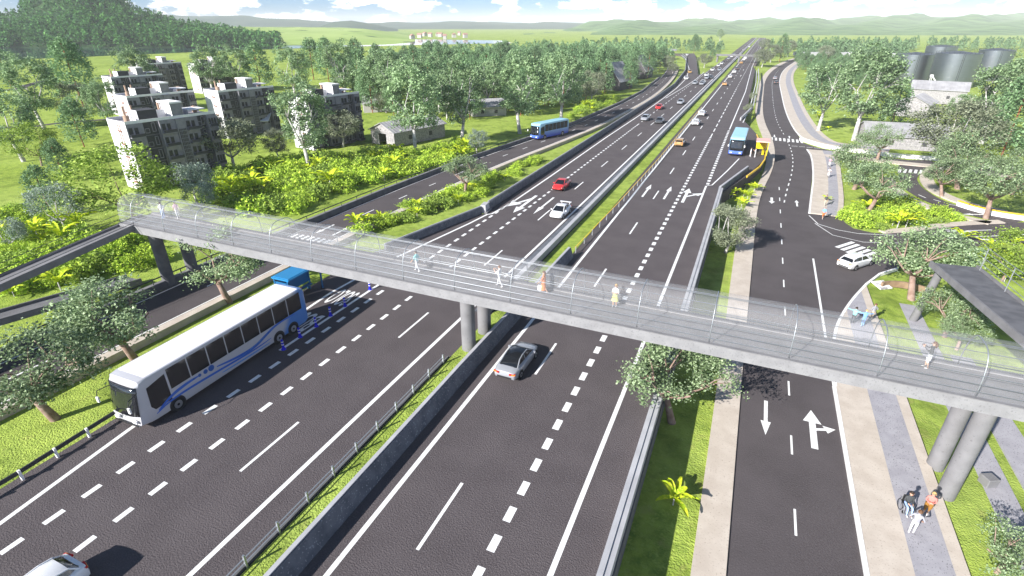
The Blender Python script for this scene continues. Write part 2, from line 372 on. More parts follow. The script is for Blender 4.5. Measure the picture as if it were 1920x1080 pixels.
# lettering painted on the bus lane, read by traffic coming towards the camera
def road_text(body, x, y, w, L):
    cu = D.curves.new('txt', 'FONT'); cu.body = body; cu.align_x = 'CENTER'; cu.align_y = 'CENTER'; cu.size = 1; cu.offset = .012
    t = D.objects.new('tmp', cu); C.objects.link(t); dg = bpy.context.evaluated_depsgraph_get(); me = D.meshes.new_from_object(t.evaluated_get(dg)); D.objects.remove(t)
    xs = [v.co.x for v in me.vertices]; ys = [v.co.y for v in me.vertices]
    sx_, sy_ = w/(max(xs)-min(xs)), L/(max(ys)-min(ys)); mx_, my_ = (max(xs)+min(xs))/2, (max(ys)+min(ys))/2
    for v in me.vertices: v.co = (x-(v.co.x-mx_)*sx_, y-(v.co.y-my_)*sy_, .006)
    me.materials.clear(); me.materials.append(PAINT); me.name = 'road_lettering'
    o = D.objects.new('road_lettering', me); C.objects.link(o); return tag(o, kind='structure')
road_text('SOLO', -35.15, 37.2, 2.3, 3.2); road_text('BUS', -35.05, 31.9, 2.1, 3.2)

# median
md = MB(); md.strip([(-19.6, -30), (-19.6, 1200)], [(-17.1, -30), (-17.0, 1200)], .05)
tag(md.build('grass_verge', GRASS), kind='structure')
def longwall(name, pl, w, z0, z1, mats, label, cat, top=None, parent_parts=None, taperw=0, group=None):
    pl = densify(pl, 8); o = thing(name, label, cat, (pl[0][0], pl[0][1], z0), group=group); ox, oy = pl[0][0], pl[0][1]
    q = [(p[0]-ox, p[1]-oy) for p in pl]; mb = MB(); A = offs(q, -w/2); B = offs(q, w/2); A2 = offs(q, -w/2+taperw); B2 = offs(q, w/2-taperw)
    h = z1-z0
    mb.loft([[(a[0], a[1], 0), (b[0], b[1], 0), (b2[0], b2[1], h), (a2[0], a2[1], h)] for a, b, a2, b2 in zip(A, B, A2, B2)])
    mb.build('wall', mats[0], o, fix=True)
    if top:
        A = offs(q, -top[0]/2+top[1]); B = offs(q, top[0]/2+top[1]); mb = MB()
        mb.loft([[(a[0], a[1], h+.003), (b[0], b[1], h+.003), (b[0], b[1], h+.08), (a[0], a[1], h+.08)] for a, b in zip(A, B)])
        mb.build('coping', mats[1], o, fix=True)
    return o
longwall('median_barrier', [(-17.45, -30), (-17.45, 30), (-17.15, 56.5)], 1.0, 0, 1.2, (CONCD, CONCL), 'shaded slate grey median barrier wall ending just past the footbridge', 'barrier', (.26, -.06), taperw=.36)
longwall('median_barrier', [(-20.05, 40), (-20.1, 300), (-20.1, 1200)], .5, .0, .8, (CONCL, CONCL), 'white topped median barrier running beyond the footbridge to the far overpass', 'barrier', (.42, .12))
gt = MB(); gt.strip([(-21.5, 40), (-21.5, 600)], [(-20.35, 40), (-20.35, 600)], .03); tag(gt.build('gutter', CONCD), kind='structure')
# right parapet of the motorway
longwall('parapet', [(-2.72, -30), (-2.72, 92)], .62, 0, .9, (CONCL, CONCL), 'pale double concrete parapet above the dark retaining wall beside the sunken grass strip', 'parapet', (.3, -.16))
rw = MB(); rw.box((-2.37, 31, -1.05), (.08, 122, 2.05)); rw.build('retaining_wall', DARKC); tag(D.objects['retaining_wall'], 'dark retaining wall under the right motorway parapet', 'retaining wall')
longwall('concrete_barrier', [(-2.9, 92.5), (.8, 109.5)], .5, 0, .9, (CONCD, CONCL), 'short slanting concrete barrier in front of the blue bus at the stop', 'barrier', (.3, 0))
longwall('concrete_barrier', [G(1388, 226), (-.6, 200), (-.6, 300), (-2.2, 375)], .35, 0, .8, (CONCL, CONCL), 'thin pale barrier along the far right exit lane beyond the bus stop', 'barrier')
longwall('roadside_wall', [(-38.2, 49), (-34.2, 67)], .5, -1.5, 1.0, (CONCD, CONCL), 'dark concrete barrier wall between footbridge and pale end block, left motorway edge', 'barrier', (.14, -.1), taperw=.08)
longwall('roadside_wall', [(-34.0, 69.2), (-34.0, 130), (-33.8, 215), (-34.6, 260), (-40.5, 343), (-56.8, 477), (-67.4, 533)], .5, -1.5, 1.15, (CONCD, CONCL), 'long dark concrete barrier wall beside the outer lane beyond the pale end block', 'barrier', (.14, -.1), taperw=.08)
eb = thing('wall_end_block', 'pale concrete block joining the two dark roadside barrier walls', 'end block', (-34.1, 68.1, 0))
q = MB(); q.box((0, 0, .55), (.9, 2.0, 1.2), rz=R(8), taper=.85); q.build('block', CONCL, eb)
q = MB(); q.box((.5, 0, .1), (.5, 2.3, .25), rz=R(8)); q.build('footing', CONC, eb)
# guard rails
def rail(name, pl, step, posts, zt, label, mats, beam=.28, ph=.75, z0=0, two=False, postw=.12):
    o = thing(name, label, 'guard rail', (pl[0][0], pl[0][1], z0)); ox, oy = pl[0]; q = [(p[0]-ox, p[1]-oy) for p in pl]
    mb = MB(); dq = densify(q, 6)
    for zz in ((zt,) if not two else (zt, zt-.3)):
        A = offs(dq, -.04); B = offs(dq, .04)
        mb.loft([[(a[0], a[1], zz-beam/2), (b[0], b[1], zz-beam/2), (b[0], b[1], zz+beam/2), (a[0], a[1], zz+beam/2)] for a, b in zip(A, B)])
    mb.build('beam', mats[0], o, fix=True)
    st = densify(q, step); n = 0
    for i, p in enumerate(st):
        if n >= posts: break
        m_ = MB(); m_.box((p[0]+.1, p[1], ph/2), (postw, postw*.8, ph)); m_.build('post', mats[1], o); n += 1
    return o
rail('guard_rail', [(-37.1, 3.9), (-37.1, 10), (-37.5, 18), (-38.0, 25.5)], 2.0, 12, .55, 'dark guard rail with short white posts at the bottom left road edge', (DSTEEL, KERB), postw=.16)
rail('wire_fence', [(-19.75, 6.7), (-19.75, 31)], 2.03, 13, .62, 'thin grey guard rail with posts along the near grass median', (STEEL, STEEL), beam=.016, two=True, ph=.95)
rail('guard_rail', [(-16.95, 58), (-16.4, 78), (-15.9, 110), (-15.9, 190)], 3.0, 44, .7, 'yellow topped guard rail with small posts along the far median grass', (YEL, STEEL), beam=.07, ph=.8)
wo = MB(); wo.box((-19.75, 19, .1), (.1, 26, .2)); tag(wo.build('kerb', DARKC), kind='structure')

# blue delineator posts
bp = thing('delineator_post', '', 'road post')
q = MB(); q.cyl((0, 0, 0), .22, .12, 12, r2=.16); q.build('base', BLUEPOST, bp)
q = MB(); q.tube([(0, 0, .1), (0, 0, .95)], [.11, .10], 12); q.build('tube', BLUEPOST, bp)
for z in (.45, .72): q = MB(); q.cyl((0, 0, z), .115, .09, 12); q.build('reflective_band', KERB, bp)
pl = [(532, 655), (563, 632), (593, 612), (620, 592), (647, 574), (694, 543)]
lab = ['nearest blue flexible post, right behind the white coach', 'second blue flexible post counted from the white coach', 'third blue flexible post counted from the white coach', 'fourth blue flexible post counted from the white coach', 'fifth blue flexible post, beside the SOLO lettering', 'farthest blue flexible post, brightly lit, just under the footbridge']
for i, (x, y) in enumerate(pl):
    g = G(x, y); o = bp if i == 0 else dup(bp, (*g, 0), 0); o.location = (*g, 0); tag(o, lab[i], 'road post', 'blue posts along the bus lane line')

# ------------------------------------------------------------------ frontage road on the left (z=-1)
FR = [(-48.4, -20), (-48.4, 43), (-48.3, 51), (-47.6, 73), (-46, 99), (-42.6, 125), (-39.4, 154), (-38.0, 200), (-38.2, 240), (-42.5, 310), (-50, 380)]
FL = [(-55.4, -20), (-55.5, 43), (-55.6, 55), (-55.1, 73), (-53.4, 99), (-50, 125), (-46.4, 154), (-44.4, 200), (-44.4, 240), (-48.8, 310), (-56, 380)]
FR = smooth_pl(FR, 2); FL = smooth_pl(FL, 2)
fb = MB(); fb.loft([[(a[0], a[1], -1.7), (b[0], b[1], -1.7), (b[0], b[1], ZF), (a[0], a[1], ZF)] for a, b in zip(FL, FR)]); tag(fb.build('road', ASPH2, fix=True), kind='structure')
kb = MB(); A = FR; B = offs(FR, .95); kb.loft([[(a[0], a[1], -1.7), (b[0], b[1], -1.7), (b[0], b[1], ZF+.13), (a[0], a[1], ZF+.13)] for a, b in zip(A, B)]); tag(kb.build('pavement', TAN, fix=True), kind='structure')
fm = MB(); CL = [((a[0]+b[0])/2, (a[1]+b[1])/2) for a, b in zip(FL, FR)]; CLd = densify(CL, 1.0)
def along(pl, s0, s1):
    out = []; acc = 0
    for a, b in zip(pl, pl[1:]):
        d = math.dist(a, b)
        if acc+d >= s0 and acc <= s1: out.append(a)
        acc += d
    return out
for s in range(10, 340, 9):
    seg_ = along(CLd, s, s+2.6)
    if len(seg_) > 1 and not (62 < s < 78): fm.strip(offs(seg_, -.09), offs(seg_, .09), ZF+.004)
fm.strip(offs(FR, -.45), offs(FR, -.3), ZF+.004); fm.strip(offs(FL, .3), offs(FL, .45), ZF+.004)
zc = G(585, 453, ZF)
for k in range(7): fm.box((-54.6+.92*k, zc[1]+.2, ZF+.004), (.45, 2.6, .004))
arrow(fm, (zc[0]-1.8, zc[1]+4.5), 4, .9, math.pi, ZF+.005); arrow(fm, (zc[0]+.9, zc[1]+5), 4, .9, 0, ZF+.005)
tag(fm.build('road_markings', PAINT), kind='structure')
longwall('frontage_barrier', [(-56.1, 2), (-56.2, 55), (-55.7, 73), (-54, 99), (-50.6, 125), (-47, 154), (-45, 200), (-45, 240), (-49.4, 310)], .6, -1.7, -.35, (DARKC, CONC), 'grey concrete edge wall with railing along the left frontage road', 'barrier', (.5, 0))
rail('railing', [(-56.1, 2), (-56.2, 55), (-55.7, 73), (-54, 99), (-50.6, 125), (-47, 154)], 3.2, 48, .55, 'dark steel railing standing on the frontage road edge wall', (DSTEEL, DSTEEL), beam=.12, z0=-.3, ph=.6, postw=.08)

# ------------------------------------------------------------------ service road on the right (z=-2)
SL = [(3.15, -20), (3.05, 43), (3.15, 67), (3.2, 90), (3.9, 104), (5.6, 120), (6.3, 138), (5.6, 158), (3.6, 182), (2.6, 210), (2.3, 260), (2.2, 332), (6.6, 414), (17.8, 509), (30, 580)]
SR = [(10.15, -20), (10.1, 43), (10.1, 67), (10.6, 90), (11.6, 104), (12.9, 120), (13.7, 138), (12.6, 158), (10.8, 182), (10.0, 210), (9.4, 260), (9.0, 332), (12.6, 414), (23, 509), (36, 580)]
SL = smooth_pl(SL, 2); SR = smooth_pl(SR, 2)
sb = MB(); sb.strip(SL, SR, ZR); tag(sb.build('road', ASPH2), kind='structure')
lp = MB(); OUTL = smooth_pl([(1.45, -20), (1.25, 43), (.9, 70), (1.0, 88), (2.3, 100), (4.2, 120), (4.4, 138), (3.4, 158), (1.4, 182), (.2, 210), (-.3, 260), (-.1, 332), (3.6, 414), (14.5, 509), (27, 580)], 2)
lp.loft([[(a[0], a[1], -2.3), (b[0], b[1], -2.3), (b[0], b[1], ZR+.12), (a[0], a[1], ZR+.12)] for a, b in zip(OUTL, SL)]); tag(lp.build('pavement', TAN, fix=True), kind='structure')
# right pavement, near part
crv = [(10.2, 43.6), (10.45, 48), (10.74, 51.5), (11.47, 55.7), (13.27, 61.5), (15.4, 66.9)]
crv = [crv[0]]+smooth_pl(crv[1:], 2)
pv = MB(); pv.prism([(10.2, -20), (15.2, -20), (15.35, 66.9)]+crv[::-1], -2.4, ZR+.12)
tag(pv.build('pavement', TAN), kind='structure')
pg = MB(); pg.sheet([(12.42, -20), (14.5, -20), (14.6, 64.9)]+[p for p in crv[::-1] if 12.5 < p[0] < 14.5], ZR+.124); tag(pg.build('cycle_path', GREYP), kind='structure')
kw = MB(); kl = densify([(10.12, -20), (10.12, 43.6)]+crv+[(17.3, 70.8), (19.5, 73.5)], 3); kw.loft([[(a[0], a[1], -2.2), (b[0], b[1], -2.2), (b[0], b[1], ZR+.15), (a[0], a[1], ZR+.15)] for a, b in zip(offs(kl, -.12), offs(kl, .13))])
# upper pavement
cu1 = smooth_pl([(10.9, 93), (11.8, 104), (13.0, 118), (13.8, 138), (13.2, 146)], 1); cu1o = smooth_pl([(15.4, 93), (16.6, 101.7), (17.6, 114.8), (19, 135), (19.5, 146)], 1)
cu2 = smooth_pl([(30, 148.5), (20, 151), (14.5, 154.5), (11.9, 166), (10.5, 190), (9.7, 220), (9.4, 260), (9.0, 332), (12.6, 414), (23, 509)], 2)
pv = MB()
for a, b, m_, zz in ((cu1, cu1o, TAN, .12),): pv.loft([[(p[0], p[1], -2.3), (q_[0], q_[1], -2.3), (q_[0], q_[1], ZR+zz), (p[0], p[1], ZR+zz)] for p, q_ in zip(a, b)])
o2 = offs(cu2, 6.6 if cu2[0][1] < cu2[-1][1] else 6.6)
pv.loft([[(p[0], p[1], -2.3), (q_[0], q_[1], -2.3), (q_[0], q_[1], ZR+.12), (p[0], p[1], ZR+.12)] for p, q_ in zip(cu2, o2)])
tag(pv.build('pavement', TAN, fix=True), kind='structure')
def lerp_pl(a, b, t): return [(p[0]+(q_[0]-p[0])*t, p[1]+(q_[1]-p[1])*t) for p, q_ in zip(a, b)]
pg = MB(); pg.strip(lerp_pl(cu1, cu1o, .52), lerp_pl(cu1, cu1o, .84), ZR+.124); pg.strip(offs(cu2, 2.9), offs(cu2, 5.3), ZR+.124); tag(pg.build('cycle_path', GREYP), kind='structure')
for pl_ in (cu1, cu2):
    kw.loft([[(a[0], a[1], -2.2), (b[0], b[1], -2.2), (b[0], b[1], ZR+.15), (a[0], a[1], ZR+.15)] for a, b in zip(offs(pl_, -.15), offs(pl_, .12))])
tag(kw.build('kerb', KERB, fix=True), kind='structure')
# junction and side roads
jn = MB()
J = [(10.05, 50), (10.5, 51)]+crv[4:]+[(17.3, 70.8), (19.5, 73.5)]+px(-2, (1745, 478), (1830, 462), (1930, 455), (2100, 450), (2100, 408), (1890, 418), (1830, 420), (1770, 425), (1715, 433), (1665, 438), (1635, 436), (1600, 428), (1584, 417), (1577, 407))+[(10.9, 93), (10.05, 93)]
jn.sheet(J, ZR-.004)
s2n = smooth_pl(px(-2, (1700, 300), (1755, 300), (1745, 315), (1718, 330), (1722, 345), (1740, 360), (1775, 380), (1840, 397), (1920, 413)), 2)
s2s = smooth_pl(px(-2, (1685, 310), (1684, 316), (1684, 322), (1684, 330), (1688, 345), (1700, 358), (1740, 380), (1800, 400), (1895, 420)), 2)
jn.strip(s2s, s2n, ZR-.002)
s3a = smooth_pl(px(-2, (1497, 264), (1540, 280), (1610, 290), (1700, 300), (1770, 305), (1860, 318), (1990, 338)), 2); s3b = smooth_pl(px(-2, (1518, 289), (1560, 291), (1620, 296), (1700, 305), (1770, 311), (1860, 325), (1990, 346)), 2)
jn.strip(s3b, s3a, ZR-.003)
tag(jn.build('road', ASPH2), kind='structure')
wl = longwall('boundary_wall', smooth_pl(px(-2, (1500, 263), (1545, 278), (1610, 287), (1700, 297), (1768, 301), (1860, 315), (1990, 334)), 2), .45, -2.05, -1.2, (KERB, KERB), 'long low white wall along the narrow side road in front of the grey barn', 'wall')
tp = MB(); tp.loft([[(a[0], a[1], -2.3), (b[0], b[1], -2.3), (b[0], b[1], ZR+.14), (a[0], a[1], ZR+.14)] for a, b in zip(s3b[4:], offs(s3b, 3.0)[4:])])
a_ = smooth_pl(px(-2, (1740, 315), (1722, 328), (1728, 347), (1750, 364), (1800, 384), (1880, 401)), 2)
tp.loft([[(a[0], a[1], -2.3), (b[0], b[1], -2.3), (b[0], b[1], ZR+.14), (a[0], a[1], ZR+.14)] for a, b in zip(a_, offs(a_, -2.2))])
b_ = smooth_pl(px(-2, (1660, 438), (1715, 434), (1770, 426), (1830, 421), (1885, 419)), 1)
tp.loft([[(a[0], a[1], -2.3), (b[0], b[1], -2.3), (b[0], b[1], ZR+.14), (a[0], a[1], ZR+.14)] for a, b in zip(b_, offs(b_, -1.3))])
b2_ = smooth_pl(px(-2, (1675, 335), (1690, 358), (1730, 382), (1790, 402), (1860, 417)), 1)
tp.loft([[(a[0], a[1], -2.3), (b[0], b[1], -2.3), (b[0], b[1], ZR+.14), (a[0], a[1], ZR+.14)] for a, b in zip(b2_, offs(b2_, 1.8))])
tag(tp.build('pavement', TAN, fix=True), kind='structure')
yb = thing('yellow_barrier', 'curved yellow topped white barrier at the right edge behind the roundabout', 'barrier', (0, 0, 0))
yl = smooth_pl(px(-1.6, (1796, 381), (1830, 392), (1880, 403), (1960, 413)), 2)
q = MB(); q.loft([[(a[0], a[1], -2.05), (b[0], b[1], -2.05), (b[0], b[1], -1.3), (a[0], a[1], -1.3)] for a, b in zip(offs(yl, -.2), offs(yl, .2))]); q.build('wall', KERB, yb, fix=True)
q = MB(); q.loft([[(a[0], a[1], -1.297), (b[0], b[1], -1.297), (b[0], b[1], -1.1), (a[0], a[1], -1.1)] for a, b in zip(offs(yl, -.22), offs(yl, .22))]); q.build('coping', YEL, yb, fix=True)
# service road paint
sm = MB(); z_ = ZR+.004
for k in range(-4, 12): sm.box((6.7, 27.5+7.2*k, z_), (.14, 2.1, .003))
cl = [((a[0]+b[0])/2, (a[1]+b[1])/2) for a, b in zip(SL, SR)]; cld = densify(cl, .5)
for s in range(118, 175, 4): g_ = along(cld, s, s+1.6); sm.strip(offs(g_, -.1), offs(g_, .1), z_)
for s in range(186, 430, 5): g_ = along(cld, s, s+1.8); sm.strip(offs(g_, -.09), offs(g_, .09), z_)
line([(10.1, 30), (10.05, 51.3)], .05, z_, sm); line([(10.15, 51.3), (10.3, 73)], .22, z_, sm)
arrow(sm, (4.98, 37.2), 4.3, .85, math.pi, z_); c = (8.2, 37.2); arrow(sm, c, 4.6, 1.5, 0, z_, sw=.15, head=.34); rarrow(sm, (c[0]+.75, c[1]+.2), 1.7, 1.0, R(68), z_+.003)
arrow(sm, G(1447, 376, -2), 3.8, 1.2, math.pi, z_); arrow(sm, G(1494, 381, -2), 3.8, .8, 0, z_)
arrow(sm, G(1452, 255, -2), 3.8, .8, math.pi, z_); arrow(sm, G(1480, 257, -2), 3.8, .8, 0, z_)
za, zb = G(1441, 261, -2), G(1500, 263, -2)
for k in range(8):
    t = (k+.5)/8; sm.box((5.0+8.0*t, 157.6-1.2*t, z_), (.52, 4.2, .004))
A = Vector(G(1594, 460, -2)); B = Vector(G(1640, 482, -2)); dd = (B-A)
for k in range(5):
    c_ = A+dd*(k/4.4)+Vector((0, 0)); d_ = (Vector(G(1603, 452, -2))-Vector(G(1566, 464, -2))); an = math.atan2(d_.y, d_.x)
    sm.box((c_.x-.6, c_.y, z_), (3.9, .55, .004), rz=an)
for k in range(5):
    t = k/4; c_ = Vector(G(1687+40*t, 320+2*t, -2)); sm.box((c_.x, c_.y, z_), (.5, 3.6, .004), rz=R(-14))
sm.strip(offs(densify([(11.4, 88.2), (13.4, 83.6), (17, 82.2), (21.5, 83.8)], 2), -.06), offs(densify([(11.4, 88.2), (13.4, 83.6), (17, 82.2), (21.5, 83.8)], 2), .06), z_)
line(px(-2, (1517, 404), (1534, 420), (1570, 431), (1610, 438), (1680, 441)), .14, z_, sm)
line(px(-2, (1776, 434), (1860, 431)), .2, z_, sm); line(px(-2, (1778, 446), (1850, 443), (1950, 438)), .2, z_, sm)
arrow(sm, G(1800, 433, -2), 4, .9, R(82), z_); arrow(sm, G(1860, 450, -2), 4, .9, R(-98), z_)
for k in range(3): g_ = px(-2, (1722+28*k, 365+9*k), (1736+28*k, 371+7*k)); sm.strip(offs(g_, -.1), offs(g_, .1), z_)
arrow(sm, G(1828, 402, -2), 4, 1, R(-110), z_)
for k in range(6): c_ = G(1490+14*k, 274+1.2*k, -2); sm.box((*c_, z_), (1.3, .22, .004), rz=.1)
tag(sm.build('road_markings', PAINT), kind='structure')
# ------------------------------------------------------------------ footbridge
FASC = mat('bridge_fascia', (.21, .208, .218), .85, col2=(.25, .248, .258), scale=1.5, bump=.15, bscale=14, detail=9); add_speckle(FASC, (.17, .168, .178), 9, .6, .06)
fbz = 6.0
br = thing('footbridge', 'pale concrete footbridge with arched mesh cage crossing the whole motorway', 'footbridge', (-20, 34.8, 0))
X0, X1 = -59.5, 24.0; ox, oy = 20, -34.8
q = MB(); q.box(((X0+X1)/2+ox, 34.35+oy, 5.8), (X1-X0, 3.3, .4)); q.box(((X0+X1)/2+ox, 34.35+oy, 5.35), (X1-X0-1, 2.6, .5)); q.build('deck', CONC, br)
for sgn, y in ((-1, 32.55), (1, 36.15)):
    q = MB(); yy = y+oy
    q.loft([[(x, yy-.17, 5.3), (x, yy+.17, 5.3), (x, yy+.17, 6.1), (x, yy-.17, 6.1)] for x in (X0+ox, X1+ox)]); q.build('fascia', FASC, br, fix=True)
    q = MB(); q.box(((X0+X1)/2+ox, yy, 6.13), (X1-X0, .4, .055)); q.build('coping', CONC if sgn < 0 else DARKC, br)
def arch(t, gy=1.75, gz=2.65):
    c_, s_ = math.cos(t), math.sin(t); e = .62
    return (-.45-math.copysign(abs(c_)**e, c_)*gy, 6.17+gz*abs(s_)**.8)
ts = [math.pi*i/22 for i in range(23)]
for k in range(18):
    x = -57.4+4.78*k
    if x > X1-.3: break
    q = MB(); q.tube([(x+ox, *arch(t)) for t in ts], .034, 6); q.build('hoop', STEEL, br, smooth=True)
for t in (.07, .22, .42, .75, 1.57, 2.45, 2.8, 3.02):
    y, z = arch(t); q = MB(); q.tube([(X0+ox, y-.03, z), (X1+ox, y-.03, z)], .026, 5); q.build('rail', STEEL, br, smooth=True)
MESH = D.materials.new('cage_mesh'); MESH.use_nodes = True; n = MESH.node_tree.nodes; l = MESH.node_tree.links; b = n['Principled BSDF']
b.inputs['Base Color'].default_value = (.5, .5, .52, 1); b.inputs['Roughness'].default_value = .7; b.inputs['Specular IOR Level'].default_value = .2
uvn = n.new('ShaderNodeUVMap'); sp = n.new('ShaderNodeSeparateXYZ'); l.new(uvn.outputs[0], sp.inputs[0]); prev = None
for ax in (0, 1):
    f_ = n.new('ShaderNodeMath'); f_.operation = 'FRACT'; l.new(sp.outputs[ax], f_.inputs[0])
    g_ = n.new('ShaderNodeMath'); g_.operation = 'LESS_THAN'; g_.inputs[1].default_value = .26; l.new(f_.outputs[0], g_.inputs[0])
    if prev: m_ = n.new('ShaderNodeMath'); m_.operation = 'ADD'; m_.use_clamp = True; l.new(prev.outputs[0], m_.inputs[0]); l.new(g_.outputs[0], m_.inputs[1]); prev = m_
    else: prev = g_
mr = n.new('ShaderNodeMapRange'); mr.inputs[3].default_value = .11; mr.inputs[4].default_value = .21; l.new(prev.outputs[0], mr.inputs[0]); l.new(mr.outputs[0], b.inputs['Alpha'])
def cage(name, secs, parent, du=9, dv=9):
    me = D.meshes.new(name); vs = [p for s_ in secs for p in s_]; nn = len(secs[0]); fs = []; uvs = []
    U = [0]; V = [0]
    for i in range(1, len(secs)): U.append(U[-1]+math.dist(secs[i][0], secs[i-1][0])*du)
    for k in range(1, nn): V.append(V[-1]+math.dist(secs[0][k], secs[0][k-1])*dv)
    for i in range(len(secs)-1):
        for k in range(nn-1):
            fs.append((i*nn+k, i*nn+k+1, (i+1)*nn+k+1, (i+1)*nn+k)); uvs += [(U[i], V[k]), (U[i], V[k+1]), (U[i+1], V[k+1]), (U[i+1], V[k])]
    me.from_pydata(vs, [], fs); ul = me.uv_layers.new(name='UVMap'); ul.data.foreach_set('uv', [c_ for q_ in uvs for c_ in q_]); me.materials.append(MESH)
    me.polygons.foreach_set('use_smooth', [True]*len(fs)); o = D.objects.new(name, me); C.objects.link(o); o.parent = parent; return o
cage('mesh_cage', [[(x+ox, *arch(t)) for t in ts] for x in np.linspace(X0, X1, 30)], br)
for (x, z0, r, ys_) in ((-18.8, 0, .6, (33.9, 36.9)), (-56.2, -1.7, .62, (33.6, 36.6)), (15.6, -2.6, .52, (33.7, 36.4))):
    for y in ys_:
        q = MB(); q.tube([(x+ox, y+oy, z0), (x+ox, y+oy, 5.6)], [r, r], 24); q.build('column', CONC if x > -50 else DARKC, br, smooth='auto')
# ramps
def ramp(name, L_, R_, th=.35, label=None, m_=CONC):
    q = MB(); q.loft([[(a[0]+ox, a[1]+oy, a[2]-th), (b_[0]+ox, b_[1]+oy, b_[2]-th), (b_[0]+ox, b_[1]+oy, b_[2]), (a[0]+ox, a[1]+oy, a[2])] for a, b_ in zip(L_, R_)])
    return q.build(name, m_, br, fix=True)
def edge(name, pl, h=.25, w=.16, m_=CONC):
    q = MB(); p = [(a[0]+ox, a[1]+oy, a[2]) for a in pl]; A = offs(p, -w/2); B = offs(p, w/2)
    q.loft([[(a[0], a[1], a[2]-.4), (b_[0], b_[1], b_[2]-.4), (b_[0], b_[1], b_[2]+h), (a[0], a[1], a[2]+h)] for a, b_ in zip(A, B)]); return q.build(name, m_, br, fix=True)
L1 = [(-59.6, 35, 6.0), (-59.6, 8, 3.1)]; R1 = [(-57.2, 32.4, 5.98), (-57.2, 8, 3.1)]
ramp('ramp', L1, R1, m_=CONC); edge('ramp_edge', R1, m_=CONC); edge('ramp_edge', L1, m_=CONC)
L2 = [(-61.6, 32.5, -.6), (-61.6, 8, 2.2)]; R2 = [(-59.2, 32.5, -.6), (-59.2, 8, 2.2)]
ramp('ramp', L2, R2, m_=CONC); edge('ramp_edge', R2); edge('ramp_edge', L2)
for dx_ in (0, 2.4):
    for hz in (.55, 1.1):
        q = MB(); q.tube([(-59.6+dx_+ox, 34+oy, 6.0+hz), (-59.6+dx_+ox, 8+oy, 3.1+hz)], .03, 5); q.build('rail', DSTEEL, br)
A1 = [(20.3, 36.2, 6.0), (18.6, 60.6, 3.9)]; B1_ = [(22.9, 36.2, 6.0), (22.4, 61.0, 3.9)]
ramp('ramp', A1, B1_, .45, m_=DARKC); edge('ramp_edge', A1, .2); edge('ramp_edge', B1_, .2)
q = MB(); q.tube([(18.8+ox, 60.2+oy, -2.6), (19.3+ox, 59.5+oy, 3.6)], .36, 16); q.build('column', CONC, br, smooth='auto')
A2_ = [(18.0, 58, -2.25), (16.9, 44, -2.3), (16.4, 20, -2.3)]; B2_ = [(20.6, 58, -1.2), (19.6, 44, -2.2), (19.0, 20, -2.3)]
for k, y in enumerate((42, 48, 54, 60)):
    z = 6.0-(y-37.2)/23.4*2.1; q = MB(); q.tube([(22.35+ox, y+oy, z), (22.35+ox, y+oy, z+2.2)], .045, 6); q.build('rail_post', STEEL, br)
for hz in (.6, 1.2, 1.8, 2.2):
    q = MB(); q.tube([(22.35+ox, 37.5+oy, 6+hz), (22.35+ox, 61+oy, 3.9+hz)], .028, 5); q.build('rail', STEEL, br)
rpth = MB(); rpth.prism([(17.4, 64), (19.9, 64), (19.9, 14), (17.9, 14)], -2.9, -2.36); tag(rpth.build('path', GREYP), kind='structure')
rpth = MB(); rpth.prism([(20.6, 54), (22.2, 54), (23.4, 14), (20.8, 14)], -2.9, -2.36); tag(rpth.build('path', GREYP), kind='structure')
wdg = thing('curved_bench_wall', 'curved brown wall with pale patterned slope at the junction corner tree', 'wall', (*G(1708, 556, -2.2), -2.3))
q = MB(); arc = [(2.9*math.cos(a)-.3, 2.6*math.sin(a)) for a in np.linspace(2.6, .3, 12)]
q.loft([[(a[0], a[1], 0), (b_[0], b_[1], 0), (b_[0], b_[1], .75), (a[0], a[1], .75)] for a, b_ in zip(arc, offs(arc, .25))]); q.build('wall', mat('brown_wall', (.2, .13, .08), .8, col2=(.28, .19, .12), scale=2), wdg, fix=True)
q = MB(); q.loft([[(a[0]*1.02, a[1]*1.02+.05, 1.0), (a[0]*1.45, a[1]*1.4+.6, .35), (a[0]*1.45, a[1]*1.4+.6, .2), (a[0]*1.02, a[1]*1.02+.05, .8)] for a in arc[:8]]); q.v = []; q.f = []; q.m = []; q.box((-2.6, 1.6, .3), (1.6, 1.5, .12), rz=R(35), rx=R(12)); q.build('slope', mat('veined_stone', (.3, .29, .3), .8, col2=(.7, .69, .7), scale=2.2, lo=.4, hi=.5), wdg, fix=True)
cb_ = thing('concrete_cube', 'small grey concrete block lying on the grass below the right bridge columns', 'concrete block', (*G(1850, 908, -2.4), -2.5), R(28))
q = MB(); q.box((0, 0, .4), (.8, .75, .75)); o = q.build('block', CONC, cb_); bv = o.modifiers.new('bevel', 'BEVEL'); bv.width = .05

